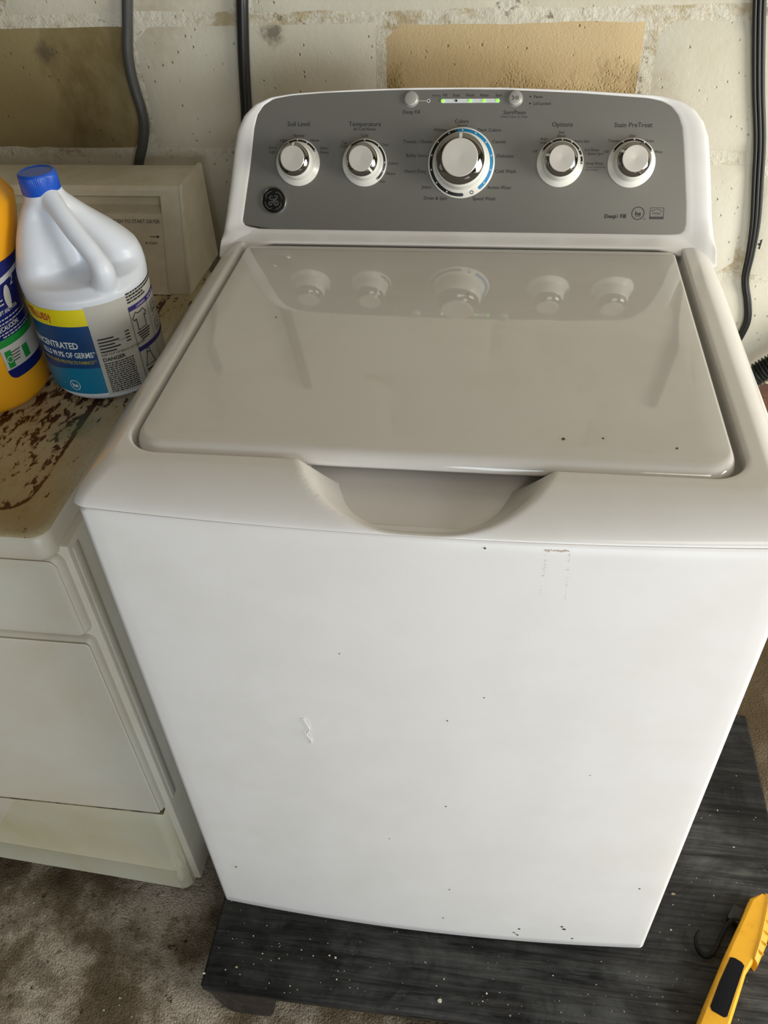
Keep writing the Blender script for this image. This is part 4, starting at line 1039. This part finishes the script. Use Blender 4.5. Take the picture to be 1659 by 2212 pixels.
# ------------------------------------------------------------------ cables and hose
def wallp_(x, z, off): return Vector((x, 0.859 + x * math.tan(YAW) - off, z))
bm = bmesh.new()
pts = smoothpath([wallp_(-0.512, 1.32, 0.014), wallp_(-0.529, 1.20, 0.014), wallp_(-0.545, 1.13, 0.014), wallp_(-0.553, 1.095, 0.016), wallp_(-0.556, 1.065, 0.016), wallp_(-0.555, 1.034, 0.016), wallp_(-0.551, 1.005, 0.018), wallp_(-0.553, 0.976, 0.018), wallp_(-0.563, 0.948, 0.018), wallp_(-0.578, 0.915, 0.018), wallp_(-0.59, 0.86, 0.02), wallp_(-0.60, 0.70, 0.02)], 10)
tube(bm, pts, 0.0085, 16)
tag(obj('power_cable', bm, cordm, None, 60), 'thick grey flexible cable curving down behind the dryer', 'cable')
bm = bmesh.new()
pts = smoothpath([wallp_(-0.325, 1.36, 0.012), wallp_(-0.349, 1.19, 0.012), wallp_(-0.3545, 1.15, 0.013), wallp_(-0.363, 1.08, 0.014), wallp_(-0.3695, 1.01, 0.015), wallp_(-0.376, 0.93, 0.018), wallp_(-0.37, 0.75, 0.02), wallp_(-0.36, 0.4, 0.02)], 8)
tube(bm, pts, 0.0096, 16)
tag(obj('water_hose', bm, mat('black_hose_smooth', (0.014, 0.013, 0.012), 0.3), None, 60), 'straight black hose running down behind left edge of washer console', 'hose')
base_pts = [(0.372, 1.36), (0.392, 1.20), (0.400, 1.149), (0.413, 1.09), (0.428, 1.028), (0.446, 0.961), (0.459, 0.895), (0.471, 0.829), (0.476, 0.775), (0.4785, 0.730), (0.4925, 0.687), (0.500, 0.655), (0.4975, 0.627), (0.484, 0.58), (0.46, 0.50)]
bm = bmesh.new()
for k, (dx, dy) in enumerate(((-0.0058, 0), (0.0, 0.0012), (0.0058, 0))):
    P = []
    for i, (x, z) in enumerate(base_pts):
        sq = 1.0 if z > 0.86 else 1.0 - 0.45 * min(1, (0.86 - z) / 0.12)
        P.append(wallp_(x + dx * sq, z, 0.010 + dy))
    tube(bm, smoothpath(P, 8), 0.0034, 12)
tag(obj('flat_power_cord', bm, cordb, None, 60), 'flat ribbed black power cord hanging on the wall right of the washer', 'cord')
# corrugated drain hose
bm = bmesh.new()
path = smoothpath([(0.435, 0.800, 0.460), (0.50, 0.805, 0.528), (0.545, 0.805, 0.575), (0.62, 0.80, 0.640), (0.72, 0.79, 0.71), (0.85, 0.78, 0.76)], 60)
L = [0.0]
for a, b in zip(path, path[1:]): L.append(L[-1] + (b - a).length)
rings_r = lambda i: 0.0195 + 0.0026 * math.cos(2 * PI * L[i] / 0.0060)
cnt = len(path)
tube(bm, path, lambda t_: rings_r(min(cnt - 1, int(round(t_ * (cnt - 1))))), 24)
tag(obj('drain_hose', bm, hosem, None, 40), 'black corrugated hose slanting up behind right side of washer', 'hose')

# ------------------------------------------------------------------ yellow hand tool on the platform
PT = -0.025
tl = tag(empty('hand_tool', (0.47, -0.03, PT)), 'yellow plastic hand tool with black grip lying on platform corner', 'tool')
Lp = [(0.524, 0.100), (0.500, 0.059), (0.469, 0.007), (0.452, -0.024), (0.430, -0.063), (0.409, -0.102), (0.395, -0.130), (0.378, -0.170)]
Rp = [(0.562, 0.098), (0.548, 0.068), (0.524, 0.015), (0.5065, -0.005), (0.495, -0.020), (0.476, -0.060), (0.458, -0.097), (0.444, -0.128), (0.428, -0.170)]
poly = [(0.548, 0.109)] + [(0.524, 0.101)] + Lp[1:] + Rp[::-1][0:-1] + [(0.564, 0.098)]
poly = poly[::-1]
cxp = sum(p[0] for p in poly) / len(poly); cyp = sum(p[1] for p in poly) / len(poly)
def tins(p, d):
    v_ = Vector((cxp - p[0], cyp - p[1]));
    ax = Vector((0.45, 0.89)); perp = Vector((ax.y, -ax.x)); s_ = v_.dot(perp); 
    return (p[0] + perp.x * (d if s_ > 0 else -d) + ax.x * (d if v_.dot(ax) > 0.09 else (-d if v_.dot(ax) < -0.09 else 0)), p[1] + perp.y * (d if s_ > 0 else -d) + ax.y * (d if v_.dot(ax) > 0.09 else (-d if v_.dot(ax) < -0.09 else 0)))
bm = bmesh.new()
ring = lambda d, z: [Vector((*tins(p, d), z)) for p in poly]
loft(bm, [ring(0.003, PT), ring(0.0, PT + 0.003), ring(0.0, PT + 0.022), ring(0.0015, PT + 0.028), ring(0.0045, PT + 0.031)], cap0=True, cap1=True)
obj('tool_body', bm, yellow, tl, 40)
# raised sloping shoulder along the right of the head, with finger notches
bm = bmesh.new()
sh = [(0.548, 0.109), (0.537, 0.076), (0.522, 0.036), (0.508, 0.004)]
so = [(0.567, 0.098), (0.552, 0.066), (0.535, 0.028), (0.515, -0.006)]
rr_ = []
for (a, b) in zip(sh, so):
    A = Vector((*a, 0)); B = Vector((*b, 0)); rr_.append([A + Vector((0, 0, PT + .029)), A.lerp(B, .25) + Vector((0, 0, PT + 0.034)), A.lerp(B, .8) + Vector((0, 0, PT + 0.030)), B + Vector((0, 0, PT + 0.022)), B + Vector((0, 0, PT + 0.002)), A + Vector((0, 0, PT + 0.002))])
loft(bm, rr_, cap0=True, cap1=True)
obj('ribbed_shoulder', bm, yellow, tl, 30)
for k in range(6):
    t_ = 0.12 + k * 0.145; i_ = min(2, int(t_ * 3)); f_ = t_ * 3 - i_
    A = Vector((*sh[i_], 0)).lerp(Vector((*sh[i_ + 1], 0)), f_); B = Vector((*so[i_], 0)).lerp(Vector((*so[i_ + 1], 0)), f_)
    d = (B - A).normalized(); n2 = Vector((-d.y, d.x, 0))
    bm = bmesh.new(); M_ = Matrix.Identity(4); M_.col[0][:3] = d; M_.col[1][:3] = n2; M_.col[3][:3] = A.lerp(B, 0.62) + Vector((0, 0, PT + 0.0315))
    box(bm, -0.0055, 0.0055, -0.0014, 0.0014, -0.004, 0.0022, 0.001, 1, M=M_)
    obj('rib', bm, yellow, tl, 30)
bm = bmesh.new()
gp = [(0.4735, 0.000), (0.4805, -0.0005), (0.4895, -0.0055), (0.4925, -0.0105), (0.4735, -0.048), (0.4545, -0.086), (0.4495, -0.0875), (0.4335, -0.080), (0.4320, -0.0745), (0.4515, -0.037)]
gp = gp[::-1]
gc = Vector((sum(p[0] for p in gp) / len(gp), sum(p[1] for p in gp) / len(gp)))
loft(bm, [[Vector((*(gc + (Vector(p) - gc) * s), z)) for p in gp] for s, z in ((1.0, PT + 0.028), (1.0, PT + 0.0318), (0.96, PT + 0.0325))], cap1=True)
obj('grip', bm, gripm, tl, 30)
bm = bmesh.new()
tube(bm, smoothpath([(0.512, 0.060, PT + .012), (0.500, 0.066, PT + .014), (0.489, 0.064, PT + .014), (0.474, 0.044, PT + .010), (0.460, 0.020, PT + .008), (0.450, 0.009, PT + .008), (0.439, 0.007, PT + .008), (0.431, 0.018, PT + .009), (0.431, 0.034, PT + .010), (0.438, 0.045, PT + .012)], 8), lambda t_: 0.0037 if t_ < 0.8 else 0.0037 - 0.009 * (t_ - 0.8), 12)
obj('wire_hook', bm, mat('hook_black', (0.002, 0.002, 0.002), 0.55, spec=0.2), tl, 60)
bm = bmesh.new(); M_ = Matrix.Translation((0.499, 0.076, PT + 0.009)) @ Matrix.Rotation(rad(-30), 4, 'Z')
box(bm, -0.010, 0.014, -0.014, 0.014, -0.008, 0.008, 0.003, 2, M=M_)
obj('hook_mount', bm, rubber, tl, 40)

# ------------------------------------------------------------------ pale grit and flakes scattered on platform and floor
bm = bmesh.new(); rg = random.Random(21)
def flake(x, y, z, r):
    k = rg.choice((5, 6, 7)); a0 = rg.random() * 6; e = rg.uniform(0.35, 1.0)
    lo = [bm.verts.new((x + r * math.cos(a0 + 2 * PI * i / k) * rg.uniform(.7, 1.2), y + r * e * math.sin(a0 + 2 * PI * i / k) * rg.uniform(.7, 1.2), z)) for i in range(k)]
    hi = [bm.verts.new((v_.co.x * 0.8 + x * 0.2, v_.co.y * 0.8 + y * 0.2, z + r * 0.5)) for v_ in lo]
    mi = rg.choice((0, 0, 1))
    for i in range(k): bm.faces.new((lo[i], lo[(i + 1) % k], hi[(i + 1) % k], hi[i])).material_index = mi
    bm.faces.new(hi).material_index = mi
for k in range(150):
    x = rg.uniform(-0.35, 0.59); y = rg.uniform(-0.122, -0.018) if rg.random() < 0.62 else rg.uniform(0.0, 0.47)
    if y > -0.018 and x < 0.36: continue
    if x > 0.385 + (y + 0.12) * 0.5 and y < 0.14: continue
    if x > 0.42 and y < 0.14: continue
    flake(x, y, -0.0249, rg.choice((0.0006, 0.0008, 0.0010, 0.0013)))
for x, y, r in ((-0.302, -0.093, 0.0030), (-0.236, -0.072, 0.0022), (0.028, -0.104, 0.0042), (-0.145, -0.060, 0.0024), (-0.155, -0.058, 0.0020), (0.405, 0.105, 0.0040), (0.395, 0.045, 0.0020), (-0.352, -0.108, 0.0035), (0.10, -0.085, 0.0018), (0.52, 0.20, 0.0022)): flake(x, y, -0.0249, r)
for k in range(70):
    x = rg.uniform(-0.85, -0.37); y = rg.uniform(-0.22, 0.06); flake(x, y, FZ + 0.0001, rg.choice((0.0008, 0.0011, 0.0015, 0.002)))
tag(obj('grit', bm, [mat('pale_grit', (0.55, 0.52, 0.42), 0.8), mat('tan_grit', (0.30, 0.25, 0.15), 0.8)]), 'pale grit and paint flakes scattered on the black platform and floor', 'debris', kind='stuff')
